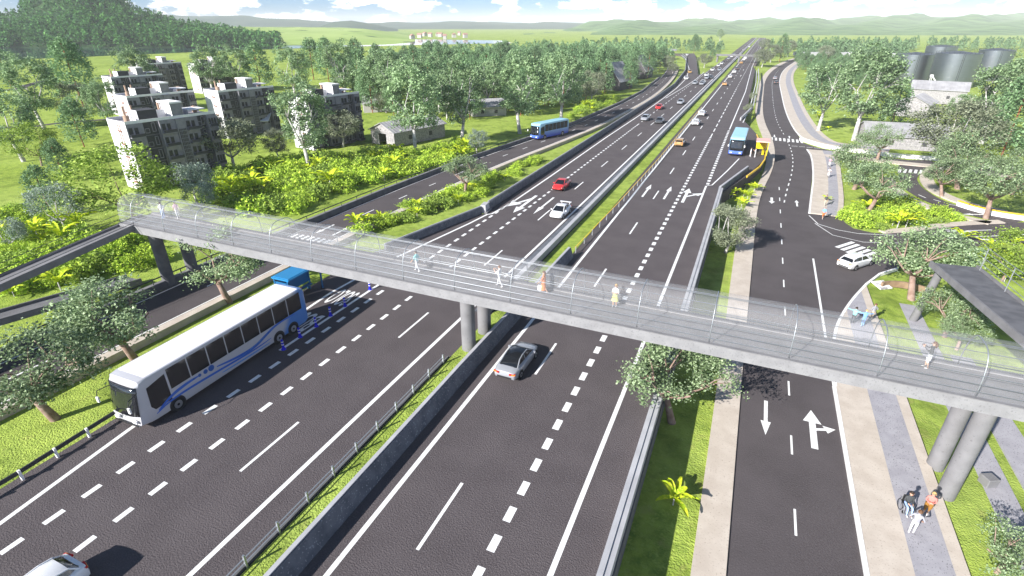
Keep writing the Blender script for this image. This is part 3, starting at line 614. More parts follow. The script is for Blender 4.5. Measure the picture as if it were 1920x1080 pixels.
# ------------------------------------------------------------------ bus shelters
def shelter(loc, rz, col, roofcol, label, cat='bus shelter', L=3.6, Wd=1.7, Hh=2.75):
    t = thing('bus_shelter', label, cat, loc, rz)
    q = MB(); q.box((0, 0, Hh), (L, Wd+.5, .16)); q.box((0, 0, Hh+.1), (L-.3, Wd+.2, .06)); q.build('roof', roofcol, t)
    for x in (-L/2+.12, L/2-.12):
        for y in (-Wd/2, Wd/2): q = MB(); q.box((x, y, Hh/2-.05), (.13, .13, Hh-.12)); q.build('post', col, t)
    q = MB(); q.box((0, Wd/2+.02, 1.5), (L-.3, .06, 1.9)); q.build('back_panel', mat(col.name+'_panel', tuple(col.node_tree.nodes['Principled BSDF'].inputs['Base Color'].default_value)[:3], .3, spec=.8), t)
    q = MB(); q.box((0, .35, .48), (L-1.0, .45, .08)); q.box((-L/2+.8, .35, .22), (.08, .4, .44)); q.box((L/2-.8, .35, .22), (.08, .4, .44)); q.build('bench', col, t)
    q = MB(); q.box((-L/2+.1, 0, 1.5), (.05, Wd-.3, 1.8)); q.build('side_panel', col, t)
    return t
BLU = mat('shelter_blue', (.01, .13, .32), .4); BLUR = mat('shelter_blue_roof', (.015, .2, .45), .45)
sc_ = G(560, 528, 1.6); shelter((-39.3, 36.0, 0), R(90), BLU, BLUR, 'blue roofed bus shelter behind the white coach under the footbridge', L=4.6)
YS = mat('shelter_yellow', (.75, .6, .01), .4); PK = mat('shelter_pink_roof', (.75, .42, .36), .5)
g_ = G(1424, 292, 0); shelter((g_[0]+.2, g_[1]+2.5, 0), R(-90), YS, PK, 'yellow bus shelter with pink roof beside the right blue bus', L=4.2, Wd=2.2)
yw = longwall('yellow_edge_wall', [G(1400, 331), (2.9, 114), (3.75, 121), (3.9, 129), (2.6, 140), (1.6, 150)], .22, -.25, .12, (YEL, YEL), 'yellow low wall curving round the bus stop on the right', 'wall')
MB
# ------------------------------------------------------------------ vehicles
def rrect(w, z0, z1, r, n=4, top=None):
    'rounded section in x,z, half width w (top half width optional)'
    tw = top or w; pts = []
    for (sx_, cz, ww, a0) in ((1, z0+r, w, -90), (1, z1-r, tw, 0), (-1, z1-r, tw, 90), (-1, z0+r, w, 180)):
        for k in range(n+1):
            a = R(a0+90*k/n); pts.append((sx_*(ww-r)+r*math.cos(a), cz+r*math.sin(a)))
    return pts
def wheel(parent, x, y, r, w, out):
    t = MB(); t.cyl((x-(w/2), y, r), r, w, 20, axis='X'); o = t.build('wheel', RUBBER, parent, smooth='auto')
    xs_ = x+out*(w/2)
    q = MB(); q.cyl((xs_-.01 if out > 0 else xs_-.015, y, r), r*.62, .03, 16, axis='X'); q.cyl((xs_+out*.015-.012, y, r), r*.2, .035, 10, axis='X', m=1)
    q.build('rim', [RIM, BLACKP], o, smooth='auto'); return o
def livery(name, base, blue, L):
    m = mat(name, base, .3, coat=.6); n = m.node_tree.nodes; l = m.node_tree.links; tcn = n.new('ShaderNodeTexCoord'); s_ = n.new('ShaderNodeSeparateXYZ'); l.new(tcn.outputs['Object'], s_.inputs[0])
    r = n.new('ShaderNodeMapRange'); r.inputs[1].default_value = -L/2+3.9; r.inputs[2].default_value = -L/2+3.2
    ad_ = n.new('ShaderNodeMath'); ad_.operation = 'MULTIPLY_ADD'; ad_.inputs[1].default_value = .7; l.new(s_.outputs[2], ad_.inputs[0]); l.new(s_.outputs[1], ad_.inputs[2])
    l.new(ad_.outputs[0], r.inputs[0]); mm = n.new('ShaderNodeMix'); mm.data_type = 'RGBA'; l.new(r.outputs[0], mm.inputs[0]); mm.inputs[6].default_value = (*base, 1); mm.inputs[7].default_value = (*blue, 1)
    l.new(mm.outputs[2], n['Principled BSDF'].inputs['Base Color']); return m
def coach(label, loc, rz, L=16.2, Wd=2.9, Hh=3.75, body=None, roofm=None, stripes=True, axles=(5.35, -4.4, -6.1), nwin=8):
    t = thing('coach', label, 'bus', loc, rz); w = Wd/2; q = MB(); secs = []
    st = [(-L/2, .93, .52, Hh-.25, .3), (-L/2+.12, .985, .4, Hh-.08, .25), (-L/2+.5, 1, .34, Hh, .1), (L/2-2.2, 1, .34, Hh, .1), (L/2-1.2, 1, .34, Hh+.0, .12), (L/2-.75, .985, .33, Hh-.04, .2)]
    for y, k, z0, z1, r in st: secs.append([(x, y, z) for x, z in rrect(w*k, z0, z1, r)])
    # raked nose: front face leans, lower part reaches forward
    for f_ in (.0, .45, .8, 1.0):
        sec = []
        for x, z in rrect(w*(.985-.05*f_-.05*f_**3), .33+.05*f_, Hh-.1-.12*f_, .26):
            u = (z-.33)/(Hh-.4); lean = .62*max(0, u-.25)**1.15; y = L/2-.72+f_*(.72-lean)-.25*(abs(x)/w)**3*f_
            sec.append((x, y, z))
        secs.append(sec)
    q.loft(secs); q.build('body', body, t, smooth='auto', fix=True)
    q = MB(); q.loft([[(x, y, z) for x, z in ((-w*.93, Hh-.015), (w*.93, Hh-.015), (w*.8, Hh+.03), (-w*.8, Hh+.03))] for y in (-L/2+.55, L/2-1.3)]); q.build('roof', roofm, t, fix=True)
    # windscreen, curved glass
    secs = []
    for k in range(9):
        a = -1+2*k/8; x = a*w*.93; secs.append([(x, L/2-.62*max(0, (z-.33)/(Hh-.4)-.25)**1.15-.25*(abs(x)/w)**3+.05, z) for z in (1.25, 1.75, 2.3, 2.9, 3.36)])
    q = MB(); q.loft([s_+[(p[0], p[1]-.05, p[2]) for p in s_[::-1]] for s_ in secs]); ws = q.build('windscreen', GLASS, t, smooth=True, fix=True)
    q = MB()
    for s_ in (-1, 1): q.tube([(s_*.1, L/2+.0, 1.05), (s_*.62, L/2-.02, 1.7)], .018, 5)
    q.build('wiper', BLACKP, ws)
    y0, y1 = -L/2+.6, L/2-2.6; dw = (y1-y0)/nwin
    for s_ in (-1, 1):
        for k in range(nwin):
            ya, yb_ = y0+dw*k+.05, y0+dw*(k+1)-.05; q = MB(); q.box((s_*(w+.002), (ya+yb_)/2, 2.72), (.03, yb_-ya, 1.62)); q.build('window', GLASS, t)
        q = MB(); xx = s_*(w+.002)
        q.add([(xx, L/2-2.5, 1.15), (xx, L/2-1.25, 1.15), (xx, L/2-1.02, 1.5), (xx, L/2-1.1, 3.0), (xx, L/2-2.5, 3.3)]+[(xx-s_*.06, L/2-2.5, 1.15), (xx-s_*.06, L/2-1.25, 1.15), (xx-s_*.06, L/2-1.02, 1.5), (xx-s_*.06, L/2-1.1, 3.0), (xx-s_*.06, L/2-2.5, 3.3)], [(0, 1, 2, 3, 4), (9, 8, 7, 6, 5), (0, 5, 6, 1), (1, 6, 7, 2), (2, 7, 8, 3), (3, 8, 9, 4), (4, 9, 5, 0)])
        q.build('driver_window', GLASS, t, fix=True)
        q = MB(); q.tube([(s_*w*.9, L/2-.55, 2.95), (s_*(w+.1), L/2+.25, 2.9), (s_*(w+.12), L/2+.35, 2.5)], .03, 6); q.box((s_*(w+.12), L/2+.36, 2.25), (.2, .1, .42), m=1); q.build('mirror', [BLACKP, KERB], t)
        q = MB(); q.box((s_*.88, L/2-.03, .78), (.42, .1, .2)); q.build('headlight', LAMPW, t)
        q = MB(); q.box((s_*1.08, -L/2+.02, 1.1), (.18, .08, .5)); q.build('tail_light', RED, t)
        for a_ in axles:
            q = MB(); q.tube([(s_*(w-.22), a_, .53), (s_*(w+.006), a_, .53)], [.62, .62], 24); q.build('wheel_arch', BLACKP, t)
            wheel(t, s_*(w-.13), a_, .5, .3, s_)
    q = MB(); q.box((0, -L/2-.005, 2.4), (Wd*.72, .05, .9)); q.build('rear_window', GLASS, t)
    q = MB(); q.box((0, L/2-.0, .5), (Wd*.78, .06, .1)); q.build('bumper_grille', BLACKP, t)
    if stripes:
        for s_ in (-1, 1):
            X_ = s_*(w+.008)
            for (pts, wd, nm) in (
                ([(6.7, .95), (5.6, 1.45), (4.4, 1.62), (3.2, 1.62)], .12, 0), ([(6.9, .8), (5.9, 1.1), (4.2, 1.15), (1, 1.0), (-2, .85), (-3.6, .95)], .09, 0),
                ([(1.8, 1.45), (0, 1.15), (-1.8, 1.05), (-3.2, 1.5), (-4.4, 1.85), (-6.6, 1.78)], .13, 0), ([(1.5, .7), (-1, .62), (-3.4, .62)], .07, 1),
                ([(-.5, 1.0), (-2.4, 1.28), (-4.2, 1.75)], .05, 1)):
                pp_ = smooth_pl(pts, 3); q = MB(); nn_ = len(pp_)
                q.loft([[(X_, y, z-wd*math.sin(math.pi*(.08+.9*i/nn_))), (X_, y, z+wd*math.sin(math.pi*(.08+.9*i/nn_))), (X_-s_*.02, y, z+wd*math.sin(math.pi*(.08+.9*i/nn_))), (X_-s_*.02, y, z-wd*math.sin(math.pi*(.08+.9*i/nn_)))] for i, (y, z) in enumerate(pp_)]); q.build('stripe', BLUEL if nm == 0 else BLUEL2, t, fix=True)
            for k, r_ in enumerate((.25, .18, .13, .09)):
                q = MB(); q.cyl((X_-.012, 2.25+.5*k, 1.62), r_, .024, 18, axis='X'); q.build('dot', BLUED, t)
    return t
BLUEL = mat('stripe_blue', (.03, .12, .5), .35); BLUEL2 = mat('stripe_light_blue', (.1, .28, .62), .35); BLUED = mat('dot_blue', (.02, .09, .35), .35)
coach('white coach with blue stripes and blue tail driving towards the camera on the left', (-35.75, 23.75, 0), math.pi+R(1.0), body=livery('coach_livery', (.47, .47, .5), (.08, .22, .55), 16.2), roofm=mat('coach_roof', (.82, .8, .84), .5))  # white body greyed: shade on the coach's side put into its colour
def bluebody(name):
    m = mat(name, (.1, .3, .7), .35, coat=.5); n = m.node_tree.nodes; l = m.node_tree.links; tcn = n.new('ShaderNodeTexCoord'); s_ = n.new('ShaderNodeSeparateXYZ'); l.new(tcn.outputs['Object'], s_.inputs[0])
    r = n.new('ShaderNodeValToRGB'); mr_ = n.new('ShaderNodeMapRange'); mr_.inputs[1].default_value = .3; mr_.inputs[2].default_value = 3.2; l.new(s_.outputs[2], mr_.inputs[0]); l.new(mr_.outputs[0], r.inputs[0])
    r.color_ramp.elements[0].color = (.02, .06, .55, 1); r.color_ramp.elements[1].color = (.3, .55, .72, 1); l.new(r.outputs[0], n['Principled BSDF'].inputs['Base Color']); return m
BB = bluebody('blue_bus_body'); BR_ = mat('blue_bus_roof', (.3, .55, .68), .45)
coach('blue bus with light blue roof driving on the left frontage road', (*G(1030, 256, ZF), ZF), math.pi+R(-19), L=12.5, Hh=3.9, Wd=2.9, nwin=6, axles=(3.6, -3.6), body=BB, roofm=BR_, stripes=False)
coach('blue bus with light blue roof stopped beside the yellow shelter', (-1.95, 128.8, 0), math.pi+R(-1), L=14.5, body=BB, roofm=BR_, stripes=False)

def make_car(pm, kind='sedan', black_roof=False, L=4.75, Wd=1.9, Hh=1.46, wing=False, sc=1.06):
    t = thing('car', '', 'car', s=sc); w = Wd/2; l2 = L/2
    # (y, halfwidth factor, bottom, belt height)
    if kind == 'sedan': st = [(-l2, .76, .42, .72), (-l2+.08, .86, .32, .86), (-l2+.5, .96, .24, .98), (-l2+1.1, 1, .2, 1.0), (0, 1, .2, .96), (l2-1.5, 1, .2, .93), (l2-.7, .96, .22, .84), (l2-.2, .84, .28, .72), (l2, .62, .4, .6)]
    else: st = [(-l2, .8, .45, .8), (-l2+.06, .9, .34, 1.0), (-l2+.4, .97, .24, 1.08), (-l2+1.1, 1, .2, 1.06), (0, 1, .2, 1.0), (l2-1.4, 1, .2, .97), (l2-.65, .97, .22, .88), (l2-.18, .86, .28, .76), (l2, .68, .4, .62)]
    q = MB(); secs = []
    for y, k, zb, zt in st:
        ww = w*k; secs.append([(-ww*.9, y, zb), (-ww*.98, y, zb+.1), (-ww, y, (zb+zt)/2), (-ww*.97, y, zt-.1), (-ww*.86, y, zt), (-ww*.45, y, zt+.035), (ww*.45, y, zt+.035), (ww*.86, y, zt), (ww*.97, y, zt-.1), (ww, y, (zb+zt)/2), (ww*.98, y, zb+.1), (ww*.9, y, zb)])
    q.loft(secs); q.build('body', pm, t, smooth='auto', fix=True)
    gh = [(-l2+.62, .74, .98, .99), (-l2+1.35, .8, .98, Hh-.1), (-l2+1.9, .8, .97, Hh), (-.05, .8, .96, Hh+.01), (.35, .8, .95, Hh-.04), (1.2, .8, .93, .95)] if kind == 'sedan' else [(-l2+.22, .76, 1.04, 1.05), (-l2+.6, .8, 1.04, Hh-.1), (-l2+1.1, .82, 1.03, Hh+.02), (-.1, .82, 1.0, Hh+.05), (.4, .82, .98, Hh), (1.25, .8, .96, .98)]
    q = MB(); secs = []
    for y, k, zb, zt in gh:
        ww = w*k+.02; tw = ww*(.78 if zt-zb > .2 else .98); secs.append([(-ww, y, zb-.05), (-tw, y, zt-.04), (-tw*.8, y, zt), (tw*.8, y, zt), (tw, y, zt-.04), (ww, y, zb-.05)])
    q.loft(secs); q.build('windows', GLASS, t, smooth='auto', fix=True)
    rf = gh[1:5]; q = MB(); secs = []
    for i, (y, k, zb, zt) in enumerate(rf):
        tw = (w*k+.02)*.79; secs.append([(-tw, y, zt-.05), (-tw*.85, y, zt+.012), (0, y, zt+.03), (tw*.85, y, zt+.012), (tw, y, zt-.05), (tw*.8, y, zt-.06), (-tw*.8, y, zt-.06)])
    q.loft(secs); q.build('roof', GLASS if black_roof else pm, t, smooth='auto', fix=True)
    q = MB()
    for s_ in (-1, 1):
        ww = w*.82; q.tube([(s_*ww*1.0, gh[-1][0]-.02, .95), (s_*ww*.8, gh[4][0]+.02, gh[4][3]-.02), (s_*ww*.8, gh[2][0], gh[2][3]-.02), (s_*ww*.82, gh[1][0], gh[1][3]-.02), (s_*ww*.98, gh[0][0]+.08, gh[0][3])], .045, 6)
        q.tube([(s_*ww*.99, -.25, .95), (s_*ww*.81, -.3, Hh-.03)], .035, 5)
    q.build('pillar', pm, t)
    for s_ in (-1, 1):
        for y in (l2-.92, -l2+.95):
            q = MB(); q.tube([(s_*(w-.14), y, .36), (s_*(w+.004), y, .36)], [.39, .39], 20); q.build('wheel_arch', BLACKP, t)
            wheel(t, s_*(w-.1), y, .335, .22, s_)
        q = MB(); q.loft([[(s_*w*.42, l2-.2, .54), (s_*w*.74, l2-.4, .56), (s_*w*.76, l2-.42, .67), (s_*w*.44, l2-.22, .64)], [(s_*w*.42, l2+.012, .52), (s_*w*.8, l2-.16, .54), (s_*w*.82, l2-.2, .66), (s_*w*.44, l2-.05, .62)]]); q.build('headlight', LAMPW, t, fix=True)
        zt = .78 if kind == 'sedan' else .9
        q = MB(); q.box((s_*w*.66, -l2+.05, zt), (.46, .14, .1), rz=-s_*R(-16)); o = q.build('tail_light', RED, t)
        q = MB(); q.box((s_*w*.74, -l2+.06, zt+.01), (.3, .16, .065), rz=-s_*R(-16)); q.build('indicator', AMB, o)
        q = MB(); q.box((s_*(w+.08), .85, .98), (.2, .12, .13)); q.build('mirror', pm, t)
    q = MB(); q.box((0, l2-.06, .5), (w*.9, .1, .14)); q.build('grille', BLACKP, t)
    q = MB(); q.box((0, -l2+.03, .46), (w*1.2, .1, .12)); q.build('rear_bumper', BLACKP, t)
    if wing:
        q = MB(); q.box((0, -l2+.18, 1.3), (w*1.7, .3, .05)); q.box((-w*.6, -l2+.2, 1.13), (.05, .2, .32)); q.box((w*.6, -l2+.2, 1.13), (.05, .2, .32)); q.build('spoiler', pm, t)
    return t
def put(t, xy, z, rz, label, group=None): t.location = (*xy, z); t.rotation_euler = (0, 0, rz); tag(t, label, 'car', group); return t
PI = math.pi
c_silver = put(make_car(PS, 'sedan', True), (-14.05, 33.3), 0, R(-1), 'silver saloon with black glass roof driving away just below the footbridge')
c_hatch = put(make_car(PW, 'hatch'), (14.9, 72.6), -2, R(-38), 'white hatchback turning at the right junction beside the zebra crossing')
put(make_car(PW, 'hatch', L=4.6), (-27.1, 5.2), 0, PI, 'white car cut off by the bottom left corner of the picture')
c_w = put(make_car(PW, 'sedan', wing=True), G(1051, 397, .5), 0, PI, 'white saloon with rear spoiler coming past the left arrows')
c_r = put(make_car(PR, 'sedan'), G(1053, 347, .5), 0, PI, 'red car coming towards the camera ahead of the white saloon')
c_g = put(make_car(PG, 'hatch'), G(1275, 268, .5), 0, 0, 'golden car in the inner lane beyond the painted arrows')
c_d = put(make_car(PD, 'sedan'), G(1237, 227, .5), 0, PI, 'dark grey car on the left carriageway behind the silver one')
GRP = 'small far cars on the motorway'
put(dup(c_w, (0, 0, 0), 0), G(1305, 230, .5), 0, 0, 'lower of the two white cars driving away in the inner lane')
put(dup(c_w, (0, 0, 0), 0), G(1316, 213, .5), 0, 0, 'upper of the two white cars driving away in the inner lane')
put(dup(c_r, (0, 0, 0), 0), G(1236, 201, .5), 0, PI, 'small red car farther up the left carriageway near the outer wall')
c_s2 = make_car(PS, 'hatch'); put(c_s2, G(1210, 222, .5), 0, PI, 'pale silver car between the small red car and the dashed line')
put(dup(c_s2, (0, 0, 0), 0), G(1276, 192, .5), 0, PI, 'silver car passing beside the far median on the left carriageway')
far = [(1318, 154, 'w'), (1325, 146, 's'), (1316, 157, 's'), (1333, 145, 'd'), (1325, 141, 'w'), (1336, 131, 'w'), (1349, 131, 's'), (1347, 123, 'w'), (1353, 119, 'w'), (1366, 110, 's'), (1303, 156, 's'), (1372, 106, 'w'), (1376, 102, 's')]
P_ = {'w': c_w, 's': c_s2, 'd': c_d, 'g': c_g, 'r': c_r}
for x, y, k in far: put(dup(P_[k], (0, 0, 0), 0), G(x, y, .5), 0, PI, 'small far car coming towards the camera on the left carriageway', 'far cars coming towards the camera')
farR = [(1359, 158, 'g'), (1369, 144, 'w'), (1377, 135, 'w'), (1381, 129, 'd'), (1390, 118, 'g'), (1395, 112, 'w'), (1401, 105, 's'), (1398, 109, 'w'), (1394, 94, 's'), (1405, 88, 'w')]
for x, y, k in farR: put(dup(P_[k], (0, 0, 0), 0), G(x, y, .5), 0, 0, 'small far car driving away on the right carriageway', 'far cars driving away')
for x, y, k, lb in ((1286, 147, 'w', 'white car coming down the far left slip road'), (1293, 135, 'g', 'golden car higher up on the far left slip road'), (1288, 103, 'w', 'white car at the top of the far left slip road')):
    put(dup(P_[k], (0, 0, 0), 0), G(x, y, .5), 0, PI+R(12), lb)
put(dup(c_s2, (0, 0, 0), 0), G(1453, 147, -1.5), -2, R(0), 'silver van like car driving away on the far service road')
put(dup(c_d, (0, 0, 0), 0), G(1455, 155, -1.5), -2, R(0), 'dark car following closely on the far service road')

# ------------------------------------------------------------------ people
SKIN = mat('skin', (.52, .31, .22), .6); SHOE = mat('shoe', (.7, .68, .66), .6)
HAIR = {k: mat('hair_'+k, c_, .7) for k, c_ in dict(dark=(.03, .018, .012), brown=(.12, .055, .025), blond=(.5, .34, .14), grey=(.3, .28, .27)).items()}
def cloth(n, c_): return mat('cloth_'+n, c_, .85)
CM = dict(teal=cloth('teal', (.25, .6, .62)), blue=cloth('blue', (.2, .4, .75)), white=cloth('white', (.72, .72, .74)), grey=cloth('grey', (.3, .3, .34)), dark=cloth('dark', (.05, .055, .06)), jeans=cloth('jeans', (.3, .42, .68)),
          coral=cloth('coral', (.6, .2, .17)), brown=cloth('brown', (.28, .13, .02)), orange=cloth('orange', (.7, .2, .06)), yellow=cloth('yellow', (.6, .6, .2)), black=cloth('black', (.02, .02, .022)), pink=cloth('pink', (.7, .42, .5)), beige=cloth('beige', (.5, .42, .33)), skin=SKIN)
def person(label, loc, rz, pose='stand', top='white', legs='dark', hair='dark', s=1.07, shorts=False, skirt=False, arms=None, long_hair=False, sleeves=False, group=None):
    t = thing('person', label, 'person', loc, rz, group, s)
    hip = .92; V = {}; tag_ = {}
    sit = pose in ('sit', 'ride')
    if sit: hip = .56 if pose == 'sit' else .95
    lean = .0 if pose != 'ride' else .3
    V['pel'] = (0, 0, hip); V['waist'] = (0, .02+lean*.3, hip+.17); V['chest'] = (0, .02+lean*.7, hip+.38); V['neck'] = (0, lean, hip+.54); V['head0'] = (0, .02+lean, hip+.64); V['head1'] = (0, .03+lean, hip+.73)
    E = [('pel', 'waist', 't'), ('waist', 'chest', 't'), ('chest', 'neck', 't'), ('neck', 'head0', 's'), ('head0', 'head1', 's')]
    rad = dict(pel=.13, waist=.125, chest=.14, neck=.055, head0=.085, head1=.1)
    stride = .26 if pose == 'walk' else .04
    for s_, n_ in ((1, 'r'), (-1, 'l')):
        hx = s_*.095; V['hip'+n_] = (hx, 0, hip-.05); rad['hip'+n_] = .088
        if sit:
            V['kn'+n_] = (hx*1.25, .42, hip-.02 if pose == 'sit' else hip-.3); V['an'+n_] = (hx*1.3, .52 if pose == 'sit' else .3, .1 if pose == 'sit' else .28+.12*s_)
        else:
            f_ = s_*stride; V['kn'+n_] = (hx, f_*.55+.04, .48); V['an'+n_] = (hx, f_-(.06 if f_ < 0 else 0), .09 if f_ >= 0 or pose != 'walk' else .13)
        V['to'+n_] = (hx*1.1, V['an'+n_][1]+.17, V['an'+n_][2]-.05)
        rad['kn'+n_] = .06; rad['an'+n_] = .038; rad['to'+n_] = .036
        E += [('pel', 'hip'+n_, 'l'), ('hip'+n_, 'kn'+n_, 'l'), ('kn'+n_, 'an'+n_, 'c'), ('an'+n_, 'to'+n_, 'f')]
        V['sh'+n_] = (s_*.18, V['chest'][1], hip+.47); rad['sh'+n_] = .062
        ar = arms or ('swing' if pose == 'walk' else 'down')
        sh = Vector(V['sh'+n_])
        if ar == 'swing': el = sh+Vector((s_*.05, -s_*.10, -.27)); wr = el+Vector((0, .1-s_*.12, -.22))
        elif ar == 'out': el = sh+Vector((s_*.27, .02, -.04)); wr = el+Vector((s_*.23, .08, .03))
        elif ar == 'cam': el = sh+Vector((s_*.06, .16, -.2)); wr = el+Vector((-s_*.12, .2, .16))
        elif ar == 'fold': el = sh+Vector((s_*.05, .05, -.27)); wr = el+Vector((-s_*.2, .2, .05))
        elif ar == 'hips': el = sh+Vector((s_*.17, -.05, -.25)); wr = el+Vector((-s_*.06, .16, -.14))
        elif ar == 'bars': el = sh+Vector((s_*.06, .2, -.16)); wr = el+Vector((0, .2, -.1))
        elif ar == 'lap': el = sh+Vector((s_*.05, .02, -.27)); wr = el+Vector((-s_*.1, .22, -.03))
        else: el = sh+Vector((s_*.06, -.01, -.28)); wr = el+Vector((s_*.0, .06, -.25))
        V['el'+n_] = tuple(el); V['wr'+n_] = tuple(wr); rad['el'+n_] = .042; rad['wr'+n_] = .027
        d_ = (wr-el).normalized(); sd = d_.cross(Vector((s_, 0, .3))).normalized(); pm_ = wr+d_*.07
        V['pa'+n_] = tuple(pm_); rad['pa'+n_] = .032
        E += [('chest', 'sh'+n_, 't'), ('sh'+n_, 'el'+n_, 'u'), ('el'+n_, 'wr'+n_, 'w'), ('wr'+n_, 'pa'+n_, 's')]
        for k, (o_, ln_) in enumerate(((-.03, .062), (-.01, .074), (.011, .07), (.031, .055))):
            a_ = pm_+sd*o_+d_*.035; b_ = a_+d_*ln_+Vector((-s_*.018, 0, -.008)); V[f'f{k}a{n_}'] = tuple(a_); V[f'f{k}b{n_}'] = tuple(b_); rad[f'f{k}a{n_}'] = .0095; rad[f'f{k}b{n_}'] = .008
            E += [('pa'+n_, f'f{k}a{n_}', 's'), (f'f{k}a{n_}', f'f{k}b{n_}', 's')]
        th = wr+d_*.03+sd*-.035; V['tb'+n_] = tuple(th+d_*.05-sd*.022); rad['tb'+n_] = .0105; E += [('wr'+n_, 'tb'+n_, 's')]
    names = list(V); idx = {k: i for i, k in enumerate(names)}
    me = D.meshes.new('body'); me.from_pydata([V[k] for k in names], [(idx[a], idx[b_]) for a, b_, _ in E], [])
    o = D.objects.new('tmp', me); C.objects.link(o); md_ = o.modifiers.new('s', 'SKIN'); md_.use_smooth_shade = True
    for i, k in enumerate(names):
        v_ = me.skin_vertices[0].data[i]; r_ = rad[k]; v_.radius = (r_*1.25, r_*.82) if k in ('waist', 'chest', 'pel') else (r_*.9, r_*.92) if k == 'head1' else (r_, r_); v_.use_root = (k == 'pel')
    sb_ = o.modifiers.new('b', 'SUBSURF'); sb_.levels = 1
    dg = bpy.context.evaluated_depsgraph_get(); m2 = D.meshes.new_from_object(o.evaluated_get(dg)); D.objects.remove(o)
    legm = CM[legs]; calf = SKIN if (shorts or skirt) else legm
    mats = {'t': CM[top], 'l': legm, 'c': calf, 'f': SHOE, 's': SKIN, 'u': CM[top], 'w': CM[top] if sleeves else SKIN}
    for k in 'tlcfsuw': m2.materials.append(mats[k])
    segs = [(Vector(V[a]), Vector(V[b_]), 'tlcfsuw'.index(k), rad[a]) for a, b_, k in E]
    for p in m2.polygons:
        c_ = p.center; best = (9, 0)
        for a, b_, k, r_ in segs:
            ab = b_-a; u = max(0, min(1, (c_-a).dot(ab)/max(ab.length_squared, 1e-6))); dd_ = (c_-a-ab*u).length-r_*.5
            if dd_ < best[0]: best = (dd_, k)
        p.material_index = best[1]; p.use_smooth = True
    bo = D.objects.new('body', m2); C.objects.link(bo); bo.parent = t
    # head details and hair
    hx_, hy_, hz_ = V['head1']; q = MB(); nseg = 10
    for i in range(6):
        ph_ = math.pi*.56*i/5; rr_ = .112*math.sin(ph_)
        for k in range(nseg): a = 2*PI*k/nseg; q.v.append((hx_+rr_*math.cos(a), hy_-.022+rr_*1.12*math.sin(a)-(.02 if i > 3 else 0), hz_+.012+.122*math.cos(ph_)+(.05*max(0, math.sin(a)) if i > 3 else 0)-(.12*max(0, -math.sin(a)) if (long_hair and i > 3) else 0)))
    for i in range(5):
        for k in range(nseg): q.f.append((i*nseg+k, i*nseg+(k+1) % nseg, (i+1)*nseg+(k+1) % nseg, (i+1)*nseg+k)); q.m.append(0)
    if long_hair: q.tube([(hx_, hy_-.09, hz_+.02), (hx_, hy_-.12, hz_-.12), (hx_, hy_-.12, hz_-.25)], [.08, .09, .04], 8)
    q.build('hair', HAIR[hair], t, smooth=True)
    q = MB(); q.tube([(hx_, hy_+.09, hz_+.01), (hx_, hy_+.125, hz_-.02)], [.012, .02], 6)
    for s_ in (-1, 1): q.box((s_*.1, hy_, hz_-.01), (.02, .04, .055)); q.box((s_*.036, hy_+.098, hz_+.018), (.026, .012, .014), m=1)
    q.box((0, hy_+.097, hz_-.05), (.05, .012, .012), m=2); q.build('face', [SKIN, BLACKP, mat('lips', (.4, .12, .1), .6) if 'lips' not in D.materials else D.materials['lips']], t)
    if shorts or skirt:
        q = MB(); z0 = .62 if shorts else .5
        if pose != 'sit':
            if skirt: q.loft([[(math.cos(a)*rx_, math.sin(a)*ry_+.01, z) for a in np.linspace(0, 2*PI, 14, endpoint=False)] for z, rx_, ry_ in ((hip+.14, .15, .115), (hip-.05, .2, .15), (z0-(.22 if pose == 'walk' else 0), .26, .2))])
            else:
                for n_ in 'rl':
                    a = Vector(V['hip'+n_]); b_ = Vector(V['kn'+n_]); q.tube([a+Vector((0, 0, .06)), a+(b_-a)*.7], [.115, .1], 10)
            q.build('skirt' if skirt else 'shorts', legm, t, smooth='auto')
    return t, V
Zb = 6.0
def gb(x, y): return (*G(x, y, Zb), Zb)
person('man in light blue shirt and white trousers walking on the footbridge', gb(783, 509), R(80), 'walk', 'teal', 'white', 'dark')
person('person in white clothes walking on the footbridge above the median', gb(937, 538), R(82), 'walk', 'white', 'white', 'brown', arms='cam')
p_, V_ = person('woman in orange dress carrying a white bag on the footbridge', gb(1019, 549), R(100), 'walk', 'orange', 'orange', 'brown', skirt=True, long_hair=True)
q = thing('bag', 'white shopping bag held by the woman in orange on the footbridge', 'bag', (G(1013, 549, Zb)[0]-.05, G(1013, 549, Zb)[1], Zb+.25))
m_ = MB(); m_.box((0, 0, .2), (.32, .14, .4), taper=.9); m_.build('pouch', KERB, q); m_ = MB(); m_.tube([(-.1, 0, .4), (-.06, 0, .6), (.06, 0, .6), (.1, 0, .4)], .012, 5); m_.build('handle', KERB, q)
person('woman in pale top and yellow skirt standing on the footbridge', gb(1152, 575), R(175), 'stand', 'white', 'yellow', 'blond', skirt=True, arms='fold', long_hair=True)
p_, V_ = person('woman in black jacket and white shorts taking a photo on the footbridge', gb(1735, 690), R(75), 'stand', 'dark', 'white', 'brown', shorts=True, arms='cam', long_hair=True, sleeves=True)
m_ = MB(); m_.box((0, 0, 0), (.13, .07, .09)); m_.cyl((0, .03, 0), .03, .06, 10, axis='Y'); o = m_.build('camera', BLACKP); tag(o, 'black camera held up by the woman in black jacket', 'camera')
g_ = gb(1735, 690); hv = (Vector(V_['par'])+Vector(V_['pal']))/2+Vector((0, .04, .02)); o.location = Vector(g_)+Matrix.Rotation(R(75), 3, 'Z') @ (hv*1.07); o.rotation_euler = (0, 0, R(75))
person('person in blue and white at the far left end of the footbridge', (-56.6, 35.4, Zb), R(60), 'walk', 'white', 'jeans', 'dark')
person('person in pink top by the far left end of the footbridge', (-55.4, 36.2, Zb), R(-120), 'walk', 'pink', 'white', 'brown')
zp = ZR+.126
